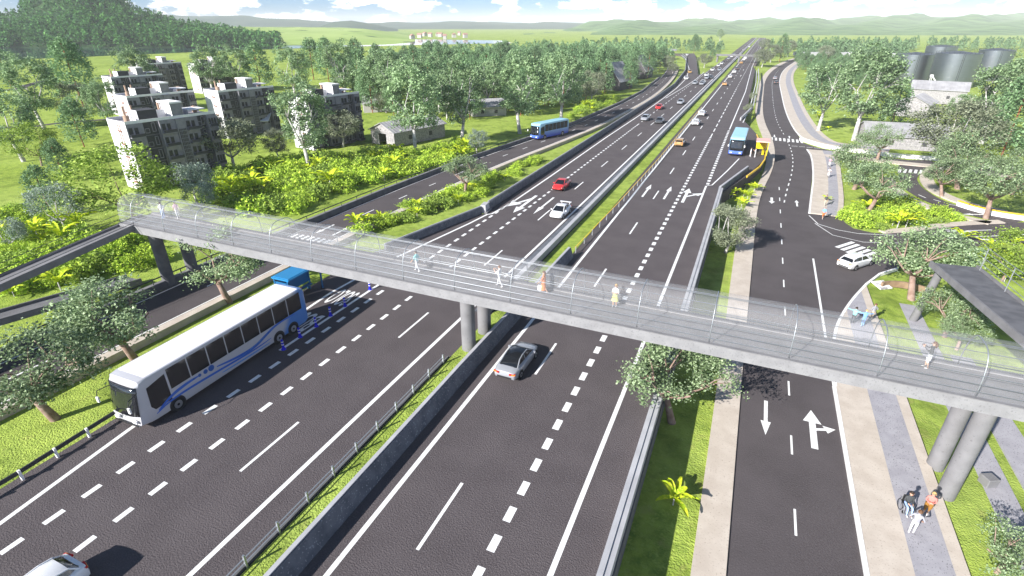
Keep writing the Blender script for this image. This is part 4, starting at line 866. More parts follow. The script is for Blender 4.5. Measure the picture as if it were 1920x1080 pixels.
person('woman in coral top and brown shorts facing the wheelchair on the pavement', (*G(1733, 965, zp), zp), R(165), 'stand', 'coral', 'brown', 'blond', shorts=True, arms='fold', long_hair=True, sleeves=True)
person('man in grey shirt and white trousers seen from behind on the pavement', (*G(1707, 1000, zp), zp), R(-18), 'stand', 'grey', 'white', 'brown', arms='hips')
wc = (*G(1696, 955, zp), zp)
wt = thing('wheelchair', 'silver wheelchair on the grey path carrying the person in jeans', 'wheelchair', wc, R(190), None, 1.07)
for s_ in (-1, 1):
    a_ = [(s_*.3, .3*math.cos(a)-.05, .3+.3*math.sin(a)) for a in np.linspace(0, 2*PI, 21)]
    q = MB(); q.tube(a_, .018, 6, cap=False); o = q.build('wheel', RUBBER, wt, smooth=True)
    q = MB()
    for a in np.linspace(0, PI, 6, endpoint=False): q.tube([(s_*.3, .28*math.cos(a)-.05, .3+.28*math.sin(a)), (s_*.3, -.28*math.cos(a)-.05, .3-.28*math.sin(a))], .006, 4)
    q.build('spokes', RIM, o)
    q = MB(); q.tube([(s_*.24, -.2, .95), (s_*.24, -.18, .5), (s_*.24, .25, .5), (s_*.22, .4, .12), (s_*.2, .55, .1)], .015, 6); q.build('frame', RIM, wt)
    q = MB(); q.cyl((s_*.24-.02, .32, .08), .08, .04, 12, axis='X'); q.build('caster', RUBBER, wt)
q = MB(); q.box((0, .03, .47), (.44, .46, .05)); q.build('seat', BLACKP, wt); q = MB(); q.box((0, -.2, .72), (.44, .04, .42)); q.build('backrest', BLACKP, wt)
person('person in dark grey jacket and jeans sitting in the wheelchair', wc, R(190), 'sit', 'dark', 'jeans', 'dark', arms='lap', sleeves=True)
person('man in teal shirt seen from behind, left of the three on the junction pavement', (*G(1597, 607, zp), zp), R(-20), 'stand', 'teal', 'dark', 'dark', arms='out', sleeves=True)
person('blond person in blue shirt with arms spread on the junction pavement', (*G(1616, 612, zp), zp), R(10), 'stand', 'blue', 'blue', 'blond', arms='out', sleeves=True)
person('person in grey jacket, right of the three on the junction pavement', (*G(1633, 600, zp), zp), R(30), 'stand', 'grey', 'beige', 'brown', arms='hips', sleeves=True)
person('person in light blue top and orange shorts stepping off the right pavement', (*G(1542, 410, ZR), ZR), R(190), 'walk', 'blue', 'orange', 'grey', shorts=True)
person('person in dark top walking behind the small roadside bush', (*G(1546, 386, zp), zp), R(180), 'walk', 'dark', 'beige', 'brown')
person('tall man in pale jacket waiting by the blue shelter', (-37.75, 34.6, 0), R(190), 'stand', 'beige', 'beige', 'brown', arms='fold', sleeves=True)
person('person in white shirt half hidden behind the white coach', (-38.5, 33.6, 0), R(160), 'stand', 'white', 'beige', 'dark')
person('person in white, left of the pair beside the right blue bus', (*G(1406, 294), 0), R(-80), 'stand', 'white', 'white', 'brown')
person('person in white, right of the pair beside the right blue bus', (*G(1415, 295), 0), R(80), 'stand', 'white', 'white', 'brown', arms='cam')
def bike(loc, rz, label):
    t = thing('bicycle', label, 'bicycle', loc, rz, None, 1.05)
    for y in (-.52, .52):
        q = MB(); q.tube([(0, y+.33*math.cos(a), .35+.33*math.sin(a)) for a in np.linspace(0, 2*PI, 19)], .02, 6, cap=False); q.build('wheel', RUBBER, t, smooth=True)
    q = MB(); q.tube([(0, -.52, .35), (0, -.1, .3), (0, .38, .78), (0, -.2, .8), (0, -.52, .35)], .02, 6); q.tube([(0, .52, .35), (0, .38, .95)], .02, 6); q.tube([(0, -.1, .3), (0, -.22, .92)], .018, 6); q.build('frame', KERB, t)
    q = MB(); q.tube([(-.25, .36, 1.0), (.25, .36, 1.0)], .015, 6); q.build('handlebar', BLACKP, t); q = MB(); q.box((0, -.22, .94), (.14, .26, .06)); q.build('saddle', BLACKP, t)
for (x, y, top, lb) in ((1554, 312, 'pink', 'pink top and white trousers'), (1552, 332, 'white', 'white clothes')):
    g_ = (*G(x, y, zp), zp); bike(g_, PI, 'pale bicycle ridden by the cyclist in '+top)
    person('cyclist in '+lb+' on the grey cycle path', g_, PI, 'ride', top, 'white', 'brown', arms='bars', s=1.05)
# ------------------------------------------------------------------ trees
def leafmat(name, c1, c2, c3, sc=.9, rand=.16, g=1.62):
    c1, c2, c3 = [tuple(min(.8, v*g) for v in c_) for c_ in (c1, c2, c3)]
    m = mat(name, c1, .75, col2=c2, scale=sc, detail=3, spec=.25, lo=.38, hi=.62)
    add_speckle(m, c3, sc*5, .52, .12)
    n = m.node_tree.nodes; l = m.node_tree.links; b = n['Principled BSDF']
    oi = n.new('ShaderNodeObjectInfo'); h = n.new('ShaderNodeHueSaturation'); mp = n.new('ShaderNodeMapRange'); mp.inputs[3].default_value = 1-rand; mp.inputs[4].default_value = 1+rand
    l.new(oi.outputs['Random'], mp.inputs[0]); l.new(mp.outputs[0], h.inputs['Value']); l.new(b.inputs['Base Color'].links[0].from_socket, h.inputs['Color']); l.new(h.outputs[0], b.inputs['Base Color'])
    t = n.new('ShaderNodeBsdfTranslucent'); mxs = n.new('ShaderNodeMixShader'); mxs.inputs[0].default_value = .25
    l.new(h.outputs[0], t.inputs[0]); l.new(b.outputs[0], mxs.inputs[1]); l.new(t.outputs[0], mxs.inputs[2]); l.new(mxs.outputs[0], n['Material Output'].inputs[0])
    return m
BARKP = mat('pale_bark', (.33, .31, .3), .9, col2=(.55, .53, .52), scale=2.5)
BARKB = mat('brown_bark', (.22, .14, .11), .9, col2=(.33, .24, .2), scale=3)
BARKO = mat('orange_bark', (.25, .09, .04), .9)
LF = dict(
 A=leafmat('olive_leaves', (.08, .125, .055), (.17, .23, .115), (.32, .39, .25), 1.3, g=1.55),
 B=leafmat('light_green_leaves', (.085, .14, .065), (.18, .26, .125), (.3, .38, .23), 1.1),
 C=leafmat('drooping_leaves', (.06, .115, .05), (.125, .205, .095), (.23, .33, .18), 1.0),
 D=leafmat('lime_leaves', (.09, .15, .02), (.22, .31, .05), (.34, .43, .1), 1.3),
 E=leafmat('dusty_leaves', (.085, .1, .065), (.17, .19, .12), (.28, .31, .21), 1.2),
 F=leafmat('silver_leaves', (.08, .11, .085), (.17, .21, .17), (.3, .35, .3), 1.2),
 S=leafmat('shrub_leaves', (.12, .2, .02), (.3, .42, .04), (.42, .52, .08), 1.6),
 P=leafmat('banana_leaves', (.2, .32, .01), (.45, .56, .02), (.55, .6, .05), 1.5))
def quads(c, size, r_, name, m_, droop=0., up=.4, asp=.62, parent=None):
    'leaf quads centred at c (N,3)'
    n = len(c); nrm = r_.normal(size=(n, 3)); nrm[:, 2] = np.abs(nrm[:, 2])*(.6+up)+.15+.35*up; nrm /= np.linalg.norm(nrm, axis=1)[:, None]
    a = r_.normal(size=(n, 3)); a[:, 2] -= droop*2; u = np.cross(nrm, a); u /= np.linalg.norm(u, axis=1)[:, None]+1e-9; v = np.cross(u, nrm)
    s_ = size*r_.uniform(.6, 1.35, n)[:, None]; u = u*s_*asp*.5; v = v*s_*.5
    vs = np.stack([c-v, c+u*1.0-v*.1, c+v, c-u-v*.1], 1).reshape(-1, 3)
    me = D.meshes.new(name); me.vertices.add(n*4); me.vertices.foreach_set('co', vs.ravel().astype(np.float32))
    me.loops.add(n*4); me.loops.foreach_set('vertex_index', np.arange(n*4, dtype=np.int32)); me.polygons.add(n); me.polygons.foreach_set('loop_start', np.arange(0, n*4, 4, dtype=np.int32))
    me.update(calc_edges=True); me.materials.append(m_); return me
def sph(r_, n): v = r_.normal(size=(n, 3)); return v/np.linalg.norm(v, axis=1)[:, None]
# unit proportions: crown width 1. returns clump centres
def crown(kind, r_, nc):
    d = sph(r_, nc); rr = r_.uniform(.55, 1, nc)**.5; lump = 1+.22*np.sin(d[:, 0]*5+r_.uniform(0, 6))*np.cos(d[:, 1]*4+r_.uniform(0, 6))
    if kind == 'A': p = d*np.array([.45, .45, .28])*(rr*lump)[:, None]; p[:, 2] = np.where(p[:, 2] < -.1, p[:, 2]*.5, p[:, 2]); p += [0, 0, .52]
    elif kind == 'B': p = d*np.array([.42, .42, .52])*(rr*lump)[:, None]; p += [0, 0, .85]
    elif kind == 'C':
        z = r_.uniform(0, 1, nc)**.85; w = .48*(1-z)**.42*np.sqrt(np.minimum(1, z*5+.3)); a = r_.uniform(0, 6.28, nc); k = np.sqrt(r_.uniform(.3, 1, nc)); p = np.stack([np.cos(a)*w*k, np.sin(a)*w*k, .28+z*1.15], 1)
    elif kind in 'DE': p = d*np.array([.44, .44, .36])*(rr*lump)[:, None]; p += [0, 0, .58]
    elif kind == 'F': p = d*np.array([.42, .42, .3])*(rr*lump)[:, None]; p += [0, 0, .55]
    elif kind == 'S': p = d*np.array([.42, .42, .3])*(rr*lump)[:, None]; p[:, 2] = np.abs(p[:, 2])+.06
    return p
CK = dict(A=.5, B=.85, C=.75, D=.55, E=.58, F=.55)
CS = dict(A=(.34, .16, .075), B=(.5, .2, .07), C=(.35, .3, .1), D=(.3, .22, .085), E=(.3, .22, .08), F=(.3, .22, .085), S=(.2, .15, .1))
def tree_proto(kind, name, seed, nc, per, leaf, bark, lean=.0, gaps=.0, Wm=6.):
    r_ = np.random.default_rng(seed); random.seed(seed); t = thing(name, '', 'tree')
    cl = crown(kind, r_, nc)
    if gaps:
        dirs = sph(r_, 5); keep = np.ones(len(cl), bool)
        ctr = cl.mean(0); u = cl-ctr; u /= np.linalg.norm(u, axis=1)[:, None]+1e-9
        for g_ in dirs: keep &= (u@g_) < 1-gaps
        cl = cl[keep]
    rad = CS[kind][2]*Wm; pts = []
    for c_ in cl:
        k = int(per*r_.uniform(.6, 1.4)); o_ = r_.normal(size=(k, 3))*rad*np.array([.62, .62, .42]); 
        if kind == 'C': o_[:, 2] -= np.hypot(o_[:, 0], o_[:, 1])*.8
        pts.append(c_*Wm+o_)
    pts = np.concatenate(pts); me = quads(pts, leaf*Wm, r_, 'crown', LF[kind], droop=1 if kind == 'C' else .2, up=.9)
    co_ = D.objects.new('crown', me); C.objects.link(co_); co_.parent = t
    q = MB(); hb = dict(A=.27, B=.38, C=1.3, D=.22, E=.24, F=.25, S=.1)[kind]*Wm; tr = dict(A=.032, B=.032, C=.014, D=.02, E=.026, F=.02, S=.01)[kind]*Wm
    lx, ly = lean*Wm*.2, r_.uniform(-.03, .03)*Wm
    q.tube([(0, 0, -.6), (0, 0, 0), (lx*.3, ly*.4, hb*.4), (lx*.7, ly, hb)], [tr*1.35, tr*1.2, tr, tr*.8], 8)
    if kind != 'C':
        sel = cl[r_.permutation(len(cl))[:(22 if kind in 'AB' else 13)]]
        base = Vector((lx*.7, ly, hb*.95)); nb = 5; mains = []
        for i in range(nb):
            a = 6.283*i/nb+r_.uniform(-.4, .4); e = Vector((math.cos(a)*.2*Wm, math.sin(a)*.2*Wm, hb+(.16 if kind != 'B' else .38)*Wm*r_.uniform(.7, 1.2)))
            mid = base.lerp(e, .5)+Vector((0, 0, -.02*Wm)); q.tube([base, mid, e], [tr*.6, tr*.42, tr*.26], 6); mains += [mid, e]
        for c_ in sel:
            c_ = Vector(c_*Wm); s_ = min(mains, key=lambda m_: (m_-c_).length); md_ = s_.lerp(c_, .5)+Vector((0, 0, .03*Wm)); q.tube([s_, md_, c_], [tr*.26, tr*.17, tr*.07], 5, cap=False)
    q.build('trunk', bark, t, smooth=True); t['Wm'] = Wm; return t
PR_ = {}
def proto(key, *a, **k): PR_[key] = [tree_proto(*x, **k) for x in a]
def mkp():
    T = tree_proto
    PR_['A'] = [T('A', 'broadleaf_tree', 11, 150, 76, .027, BARKB, .6, .22, Wm=7), T('A', 'broadleaf_tree', 12, 150, 76, .027, BARKB, -.5, .2, Wm=7), T('A', 'broadleaf_tree', 13, 140, 72, .029, BARKB, .2, .25, Wm=7)]
    PR_['B'] = [T('B', 'broadleaf_tree', 21, 150, 62, .04, BARKP, .4, .1, Wm=9), T('B', 'broadleaf_tree', 22, 150, 62, .04, BARKP, -.4, .12, Wm=9), T('B', 'broadleaf_tree', 23, 140, 60, .042, BARKP, .1, .14, Wm=9)]
    PR_['C'] = [T('C', 'evergreen_tree', 31, 130, 34, .055, BARKO, Wm=7), T('C', 'evergreen_tree', 32, 120, 34, .055, BARKO, Wm=7), T('C', 'evergreen_tree', 33, 100, 36, .055, BARKO, Wm=7)]
    PR_['D'] = [T('D', 'bushy_tree', 41, 120, 66, .034, BARKB, .2, .12, Wm=7)]
    PR_['E'] = [T('E', 'bushy_tree', 51, 150, 90, .03, BARKP, .2, .12, Wm=7), T('E', 'bushy_tree', 52, 150, 90, .03, BARKP, -.3, .15, Wm=7)]
    PR_['F'] = [T('F', 'silver_tree', 61, 120, 55, .034, BARKP, .2, .2, Wm=6)]
mkp()
used = set()
def tree(cx, cy, wpx, kind, z, label, group=None, cat='tree'):
    'crown centre and crown width as seen in the photograph give distance and size'
    k = CK[kind]; d = fw*F+rt*(cx-CX)+uv*(CY-cy); a = (H-z)/(k*wpx-d[2]); X, Y = d[0]*a, d[1]*a; Wm = wpx*a
    src = random.choice(PR_[kind]); s_ = 1.14*Wm/src['Wm']
    if id(src) not in used: used.add(id(src)); o = src; o.location = (X, Y, z); o.rotation_euler = (0, 0, random.uniform(0, 6.28)); o.scale = (s_, s_, s_)
    else: o = dup(src, (X, Y, z), random.uniform(0, 6.28), s=(s_, s_, s_*random.uniform(.94, 1.08)))
    o.name = src.name.split('.')[0]; tag(o, label, cat)
    if group: o['group'] = group
    elif 'group' in o: del o['group']
    return o
near = [
 (62, 700, 215, 'A', ZL, 'large olive green tree at the left edge beside the guard rail'),
 (228, 600, 190, 'A', ZL, 'spreading olive tree between the frontage road and the coach front'),
 (412, 500, 150, 'A', ZL, 'spreading olive tree between the left bridge columns and the coach rear'),
 (1272, 716, 190, 'A', ZR, 'leafy tree in the sunken strip just below the footbridge'),
 (1369, 428, 84, 'E', ZR, 'grey green tree in the sunken strip beyond the footbridge'),
 (1735, 490, 160, 'A', ZR-.4, 'pale leaning tree on the grass beside the white hatchback'),
 (1790, 585, 105, 'A', ZR-.4, 'small tree growing under the dark right ramp'),
 (1808, 622, 75, 'A', ZR-.4, 'low small tree just behind the footbridge cage under the right ramp'),
 (1888, 1040, 130, 'A', ZR-.5, 'grey green tree in the bottom right corner'),
 (1900, 480, 95, 'D', ZR-.4, 'lime green tree behind the right ramp near the right edge'),
 (870, 326, 78, 'A', ZL, 'bushy grey green tree between frontage road and left motorway wall'),
 (1655, 266, 70, 'A', ZR, 'small dark green tree in front of the grey barn by the white wall'),
 (1615, 308, 95, 'A', ZR, 'olive tree on the island behind the pedestrian path'),
 (1642, 348, 108, 'A', ZR, 'larger olive tree at the middle of the island left of the loop road'),
 (1815, 300, 110, 'A', ZR, 'olive tree inside the loop road, left one of the right hand cluster'),
 (1872, 352, 120, 'A', ZR, 'low olive tree in front of the right hand cluster behind the yellow barrier'),
 (1780, 330, 80, 'A', ZR, 'olive tree beside the loop road bend'),
 (1915, 320, 90, 'A', ZR, 'olive tree cut by the right edge inside the loop'),
 (1790, 248, 125, 'E', ZR, 'big round grey bushy tree in front of the grey barn'),
 (1412, 183, 16, 'E', ZR, 'small shrub like tree right of the far exit lane, upper'), (1404, 205, 20, 'E', ZR, 'small grey tree right of the far exit lane, lower'),
 (426, 262, 100, 'E', ZL, 'big grey brown bushy tree in front of the nearest apartment block'),
 (360, 342, 78, 'F', ZL, 'silver green tree at the foot of the nearest apartment block'),
 (225, 336, 165, 'D', ZL, 'wide lime green tree below the nearest apartment block'),
 (372, 372, 60, 'F', ZL, 'small silver tree right above the footbridge left end'),
 (108, 392, 90, 'F', ZL, 'silver leaved tree on the lawn left of the footbridge end'),
 (80, 362, 60, 'C', ZL, 'small drooping green tree behind the silver tree on the left lawn'),
 (518, 268, 52, 'E', ZL, 'narrow grey tree between two apartment blocks'),
 (566, 228, 105, 'B', ZL, 'tall light green tree in front of the third apartment block'),
 (638, 235, 66, 'E', ZL, 'grey tree hiding the right part of the third apartment block'),
 (56, 168, 85, 'B', ZL, 'tall light green tree on the lawn at the far left'),
 (137, 142, 75, 'C', ZL, 'drooping green tree behind the lawn, left of the apartment blocks'),
 (145, 192, 66, 'E', ZL, 'grey brown bushy tree left of the apartment blocks'),
 (192, 190, 60, 'B', ZL, 'slim light green tree touching the left apartment block'),
 (143, 232, 58, 'C', ZL, 'small drooping tree with orange trunk on the lawn'),
 (12, 222, 95, 'B', ZL, 'tall tree cut by the left edge above the lawn'),
 (62, 268, 78, 'D', ZL, 'olive lime tree with thin twin trunk on the left lawn'),
 (108, 300, 50, 'C', ZL, 'small drooping tree just left of the wide lime tree'),
 (255, 142, 70, 'B', ZL, 'green tree standing between the rear apartment blocks'),
 (8, 130, 40, 'C', ZL, 'dark green tree at the far left edge of the plain'),
 (16, 440, 60, 'F', ZL, 'thin silver tree at the left edge among yellow shrubs'),
 (390, 130, 62, 'B', ZL, 'round green tree beside the hidden far apartment block'), (438, 124, 52, 'B', ZL, 'green tree right of the hidden far apartment block'),
 (482, 126, 55, 'C', ZL, 'drooping green tree above the second apartment block'), (545, 134, 62, 'B', ZL, 'broad green tree above the gap of the apartment blocks'),
 (583, 114, 44, 'C', ZL, 'pointed green tree in the row behind the third block'), (612, 118, 44, 'C', ZL, 'second pointed green tree in the row behind the third block'), (640, 132, 62, 'B', ZL, 'broad green tree behind the third apartment block'),
 (668, 120, 46, 'C', ZL, 'pointed tree near the dark hip roofed house'), (706, 142, 76, 'B', ZL, 'light green tree below the dark hip roofed house'),
 (772, 200, 100, 'B', ZL, 'tall light green tree in front of the wooden barn'), (742, 150, 74, 'B', ZL, 'light green tree behind the wooden barn'),
 (862, 188, 92, 'B', ZL, 'tall light green tree right of the wooden barn'), (812, 150, 66, 'B', ZL, 'light green tree at the forest edge above the barn'),
 (722, 188, 40, 'E', ZL, 'dark small tree between apartment block and barn'),
 (975, 170, 92, 'B', ZL, 'tall light green tree left of the blue bus on the frontage road'), (1054, 158, 84, 'B', ZL, 'tall light green tree right behind the blue bus on the frontage road'),
 (1112, 163, 50, 'E', ZL, 'pale grey tree left of the grey roofed houses'), (894, 266, 42, 'F', ZL, 'small silver bush tree beside the frontage road'),
 (915, 152, 64, 'B', ZL, 'light green tree at the forest edge above the blue bus'), (690, 178, 30, 'C', ZL, 'small drooping tree by the third block end'),
 (1552, 172, 84, 'B', ZR, 'pale green tree right of the far service road'), (1627, 168, 110, 'B', ZR, 'tall broad green tree left of the silos'),
 (1680, 205, 50, 'C', ZR, 'drooping tree in front of the lower silo barn'), (1872, 186, 96, 'B', ZR, 'tall pale tree in front of the right silo'),
 (1905, 225, 90, 'C', ZR, 'drooping dark green tree near the right edge'), (1908, 150, 56, 'B', ZR, 'green tree at the right edge beside the silos'), (1835, 225, 50, 'C', ZR, 'small drooping tree right of the round grey tree'),
 (1800, 205, 44, 'B', ZR, 'pale green tree between silos and round grey tree'),
 (1432, 106, 32, 'E', ZR, 'pale round tree nearest the far service road bend'), (1448, 98, 30, 'E', ZR, 'second pale tree in the row by the far service road'), (1466, 93, 28, 'C', ZR, 'green tree in the row by the far service road'), (1480, 90, 26, 'E', ZR, 'last pale tree in the row by the far service road'), (1434, 84, 20, 'E', ZR, 'pale tree behind the row by the far overpass'),
 (1322, 112, 24, 'E', ZL, 'pale round tree between slip road and motorway'), (1345, 98, 14, 'C', ZL, 'small dark tree left of the far overpass'), (1336, 102, 12, 'C', ZL, 'tiny dark tree beside the small dark tree at the overpass'), (1303, 84, 22, 'C', ZL, 'tall dark tree behind the top of the slip road'),
 (1351, 66, 14, 'B', ZL, 'lone slim pale tree standing above the far overpass'), (1254, 118, 26, 'E', ZL, 'pale tree left of the slip road curve'), (1250, 100, 18, 'E', ZL, 'pale tree at the left viaduct end'), (1262, 128, 18, 'E', ZL, 'small pale bush tree at the slip road wall'), (1548, 100, 26, 'E', ZR, 'pale tree in front of the right viaduct'),
]
for t_ in near:
    o_ = tree(*t_)
    if t_[2] == 165: o_.scale.z *= .8
# scattered forest
def inpoly(p, poly):
    x, y = p; c_ = False; n_ = len(poly)
    for i in range(n_):
        x1, y1 = poly[i]; x2, y2 = poly[(i+1) % n_]
        if (y1 > y) != (y2 > y) and x < (x2-x1)*(y-y1)/(y2-y1)+x1: c_ = not c_
    return c_
def scatter(poly, z, step, seed, jit=.42):
    r_ = random.Random(seed); w_ = [G(x, y, z) for x, y in poly]; x0 = min(p[0] for p in w_); x1 = max(p[0] for p in w_); y0 = min(p[1] for p in w_); y1 = max(p[1] for p in w_); out = []; y = y0; row = 0
    while y <= y1:
        x = x0+(row % 2)*step/2
        while x <= x1:
            q_ = (x+r_.uniform(-jit, jit)*step, y+r_.uniform(-jit, jit)*step); u = P(q_[0], q_[1], z)
            if inpoly(u, poly): out.append(q_)
            x += step
        y += step*.87; row += 1
    out.sort(key=lambda p: p[0]**2+p[1]**2); return out
FP = [(640, 172), (690, 150), (790, 122), (800, 108), (1000, 100), (1240, 100), (1262, 126), (1205, 152), (1172, 172), (1090, 196), (990, 215), (880, 232), (760, 222), (650, 205)]
fo = scatter(FP, ZL, 11.5, 3); nidx = 230
for i, p in enumerate(fo[:nidx]):
    kd = random.choices('CB', (5, 1))[0] if p[1] < 170 else 'C'; src = random.choice(PR_[kd]); s_ = random.uniform(.85, 1.3)*(1.2 if kd == 'C' else .9)
    o = dup(src, (*p, ZL), random.uniform(0, 6.28), 'evergreen of the dense wood between the barn and the left slip road' if kd == 'C' else 'light green tree mixed into the dense wood', 'trees of the dense wood' if kd == 'C' else 'light trees of the dense wood', s=(s_, s_, s_*random.uniform(.9, 1.2)))
    o['category'] = 'tree'
def massed(name, pos, z, seed, hr=(8, 12), n=90, leaf=1.6, m_=None, conical=True):
    r_ = np.random.default_rng(seed); allp = []
    for (x, y, *zz) in pos:
        h_ = r_.uniform(*hr); w_ = h_*r_.uniform(.3, .42) if conical else h_*.5; zz = zz[0] if zz else z
        t_ = r_.uniform(0, 1, n)**.8; a = r_.uniform(0, 6.28, n); w = w_*(1-t_)**.6*np.sqrt(r_.uniform(.4, 1, n))
        allp.append(np.stack([x+np.cos(a)*w, y+np.sin(a)*w, zz+.1*h_+t_*h_*.9], 1))
    me = quads(np.concatenate(allp), leaf, r_, name, m_ or LF['C'], droop=1, up=.9); o = D.objects.new(name, me); C.objects.link(o)
    return tag(o, kind='stuff')
tag(massed('woodland', fo[nidx:], ZL, 5, (8, 13), 110, 1.5), 'far part of the dense dark green wood merging towards the horizon', 'wood')
FP2 = [(1492, 112), (1500, 102), (1560, 100), (1690, 100), (1700, 118), (1668, 135), (1680, 160), (1600, 168), (1560, 182), (1500, 190), (1490, 160), (1494, 130)]
fo2 = scatter(FP2, ZR, 10.5, 9)
for i, p in enumerate(fo2[:150]):
    if abs(p[0]-9) < 13 and p[1] > 200 or p[0] < 22: continue
    src = random.choice(PR_['C']); s_ = random.uniform(.6, 1.0); o = dup(src, (*p, ZR), random.uniform(0, 6.28), 'evergreen of the wood between the far service road and the silos', 'trees of the right wood', s=(s_, s_, s_*random.uniform(.85, 1.05))); o['category'] = 'tree'
bandp = scatter([(1440, 101), (1500, 98), (1950, 95), (2100, 97), (2100, 90), (1900, 88), (1500, 91), (1440, 94)], ZR, 17, 4)
bandp += [p for p in scatter([(1090, 97), (1290, 97), (1370, 98), (1370, 92), (1250, 90), (1090, 92)], ZL, 16, 6) if p[0] < -42 or p[0] > 5]
bandp += fo2[150:]
tag(massed('woodland', bandp, ZR, 6, (9, 14), 120, 1.9), 'thin far belt of dark green trees along the horizon', 'wood')
def hillpos(mb, n_, seed, M=14, jmax=12):
    r_ = random.Random(seed); out = []; rows = len(mb.v)//(M+1)
    while len(out) < n_:
        i = r_.randrange(rows-1); j = r_.choice((0, 0, 1, 1, 2)+tuple(range(1, jmax))); a = Vector(mb.v[i*(M+1)+j]); b_ = Vector(mb.v[(i+1)*(M+1)+j]); c_ = Vector(mb.v[i*(M+1)+j+1]); p = a+(b_-a)*r_.random()+(c_-a)*r_.random()
        out.append((p.x, p.y, p.z-1))
    return out
DC = leafmat('conifer_needles', (.03, .1, .03), (.07, .19, .045), (.13, .3, .07), .05, g=1.3)
tag(massed('conifer_forest', hillpos(h1mb, 3400, 8), 0, 12, (13, 21), 34, 3.4, DC), 'dense dark conifer forest covering the lake side hill', 'forest')
# shrubs and banana plants
def shrub_proto(seed, lk='S'):
    r_ = np.random.default_rng(seed); cl = crown('S', r_, 34); Wm = 3.2; pts = np.concatenate([c_*Wm+r_.normal(size=(30, 3))*.2 for c_ in cl]); pts[:, 2] = np.abs(pts[:, 2])
    o = D.objects.new('shrub', quads(pts, .24, r_, 'shrub', LF[lk], up=.8)); C.objects.link(o); return o
SH = [shrub_proto(71), shrub_proto(72), shrub_proto(73, 'D')]
def banana_proto(seed):
    r_ = random.Random(seed); q = MB(); n = 11
    for i in range(n):
        a = 2.4*i+r_.uniform(-.3, .3); L_ = r_.uniform(1.3, 2.1); el = r_.uniform(.5, 1.25); w = r_.uniform(.16, .25); secs = []
        for k in range(8):
            t_ = k/7; rr_ = L_*t_*math.cos(el)*1.2; z = .5+L_*math.sin(el)*(t_*1.35-.85*t_*t_); ww = w*math.sin(math.pi*min(1, .1+t_*.88))**.6; dx_, dy_ = -math.sin(a)*ww, math.cos(a)*ww
            c_ = (math.cos(a)*rr_, math.sin(a)*rr_, z); secs.append([(c_[0]-dx_, c_[1]-dy_, z+.06), (c_[0], c_[1], z-.03), (c_[0]+dx_, c_[1]+dy_, z+.06)])
        q.loft(secs, closed=False, caps=False)
    q.tube([(0, 0, -.8), (0, 0, .6)], [.07, .04], 6, m=1)
    o = q.build('banana_plant', [LF['P'], BARKP], smooth=True); return o
BN = [banana_proto(1), banana_proto(2)]
usedp = set(); nsh = [0, 0]
def plants(poly, z, step, seed, pb, where, smin=.7, smax=1.3, hole=None):
    r_ = random.Random(seed)
    for p in scatter(poly, z, step, seed, .5):
        if hole and hole(p): continue
        b_ = r_.random() < pb; k_ = 1 if b_ else 0
        if nsh[k_] > 285: continue
        nsh[k_] += 1; src = r_.choice(BN if b_ else SH)
        if id(src) not in usedp: usedp.add(id(src)); o = src
        else: o = src.copy(); C.objects.link(o)
        s_ = r_.uniform(smin*.8, smax)*(1.05 if b_ else 1.12); o.location = (*p, z-.05+(.35*s_ if b_ else 0)); o.rotation_euler = (0, 0, r_.uniform(0, 6.28)); o.scale = (s_, s_, s_*r_.uniform(.8, 1.2))
        if b_: tag(o, 'bright yellow green banana plant '+where, 'banana plant', 'banana plants '+where)
        else: tag(o, 'bushy yellow green shrub '+where, 'shrub', 'shrubs '+where)
plants([(-20, 395), (60, 400), (120, 430), (235, 455), (275, 470), (320, 490), (265, 505), (150, 545), (0, 560), (-20, 500)], ZL, 2.8, 21, .17, 'around the left footbridge ramps', 1.0, 1.6)
plants([(385, 350), (430, 330), (560, 300), (700, 292), (860, 280), (905, 285), (880, 300), (800, 322), (640, 362), (545, 400), (440, 400), (380, 385)], ZL, 3.1, 22, .15, 'on the bank beyond the frontage road', 1.1, 1.9)
plants([(655, 436), (760, 392), (880, 352), (960, 320), (1008, 296), (1005, 306), (930, 352), (880, 376), (690, 446)], ZL, 2.0, 23, .14, 'between frontage road and motorway wall', .7, 1.15)
plants([(1585, 404), (1602, 385), (1650, 382), (1760, 396), (1800, 412), (1720, 428), (1640, 430), (1592, 418)], ZR, 2.3, 24, .2, 'on the island beside the pedestrian path', .8, 1.3)
plants([(1080, 205), (1130, 178), (1190, 160), (1185, 175), (1130, 202), (1075, 225), (1060, 240)], ZL, 3.0, 25, .1, 'beyond the far curve of the frontage road', .9, 1.5)
plants([(1352, 385), (1375, 352), (1425, 338), (1424, 350), (1385, 400), (1352, 410)], ZR, 1.6, 26, .45, 'in the sunken strip by the barrier end', .5, .9)
plants([(1508, 195), (1525, 200), (1590, 262), (1575, 262), (1525, 232)], ZR, 2.6, 27, .1, 'along the far pavement edge', .7, 1.1)
plants([(1790, 470), (1920, 465), (1960, 560), (1930, 600), (1850, 500)], ZR-.4, 2.2, 28, .4, 'behind the right ramp', .6, 1.1)
plants([(1740, 330), (1760, 335), (1790, 362), (1765, 362)], ZR, 1.8, 29, .4, 'inside the loop road bend', .5, .9)
plants([(1200, 1062), (1260, 1040), (1290, 1090), (1200, 1110)], ZR, 1.2, 30, 0, 'at the bottom of the sunken strip', .35, .5)
for (x, y, s_, lb) in ((1262, 945, .95, 'single banana plant in the sunken strip near the bottom'), (1548, 378, .7, 'small green plant on the pedestrian path'), (1800, 455, 1.3, 'tall yellow banana plant beside the dark right ramp tip')):
    o = BN[0].copy(); C.objects.link(o); o.location = (*G(x, y, ZR), ZR); o.scale = (s_,)*3; tag(o, lb, 'banana plant')
    if 'group' in o: del o['group']
print('plants', nsh, 'forest', len(fo), len(fo2))
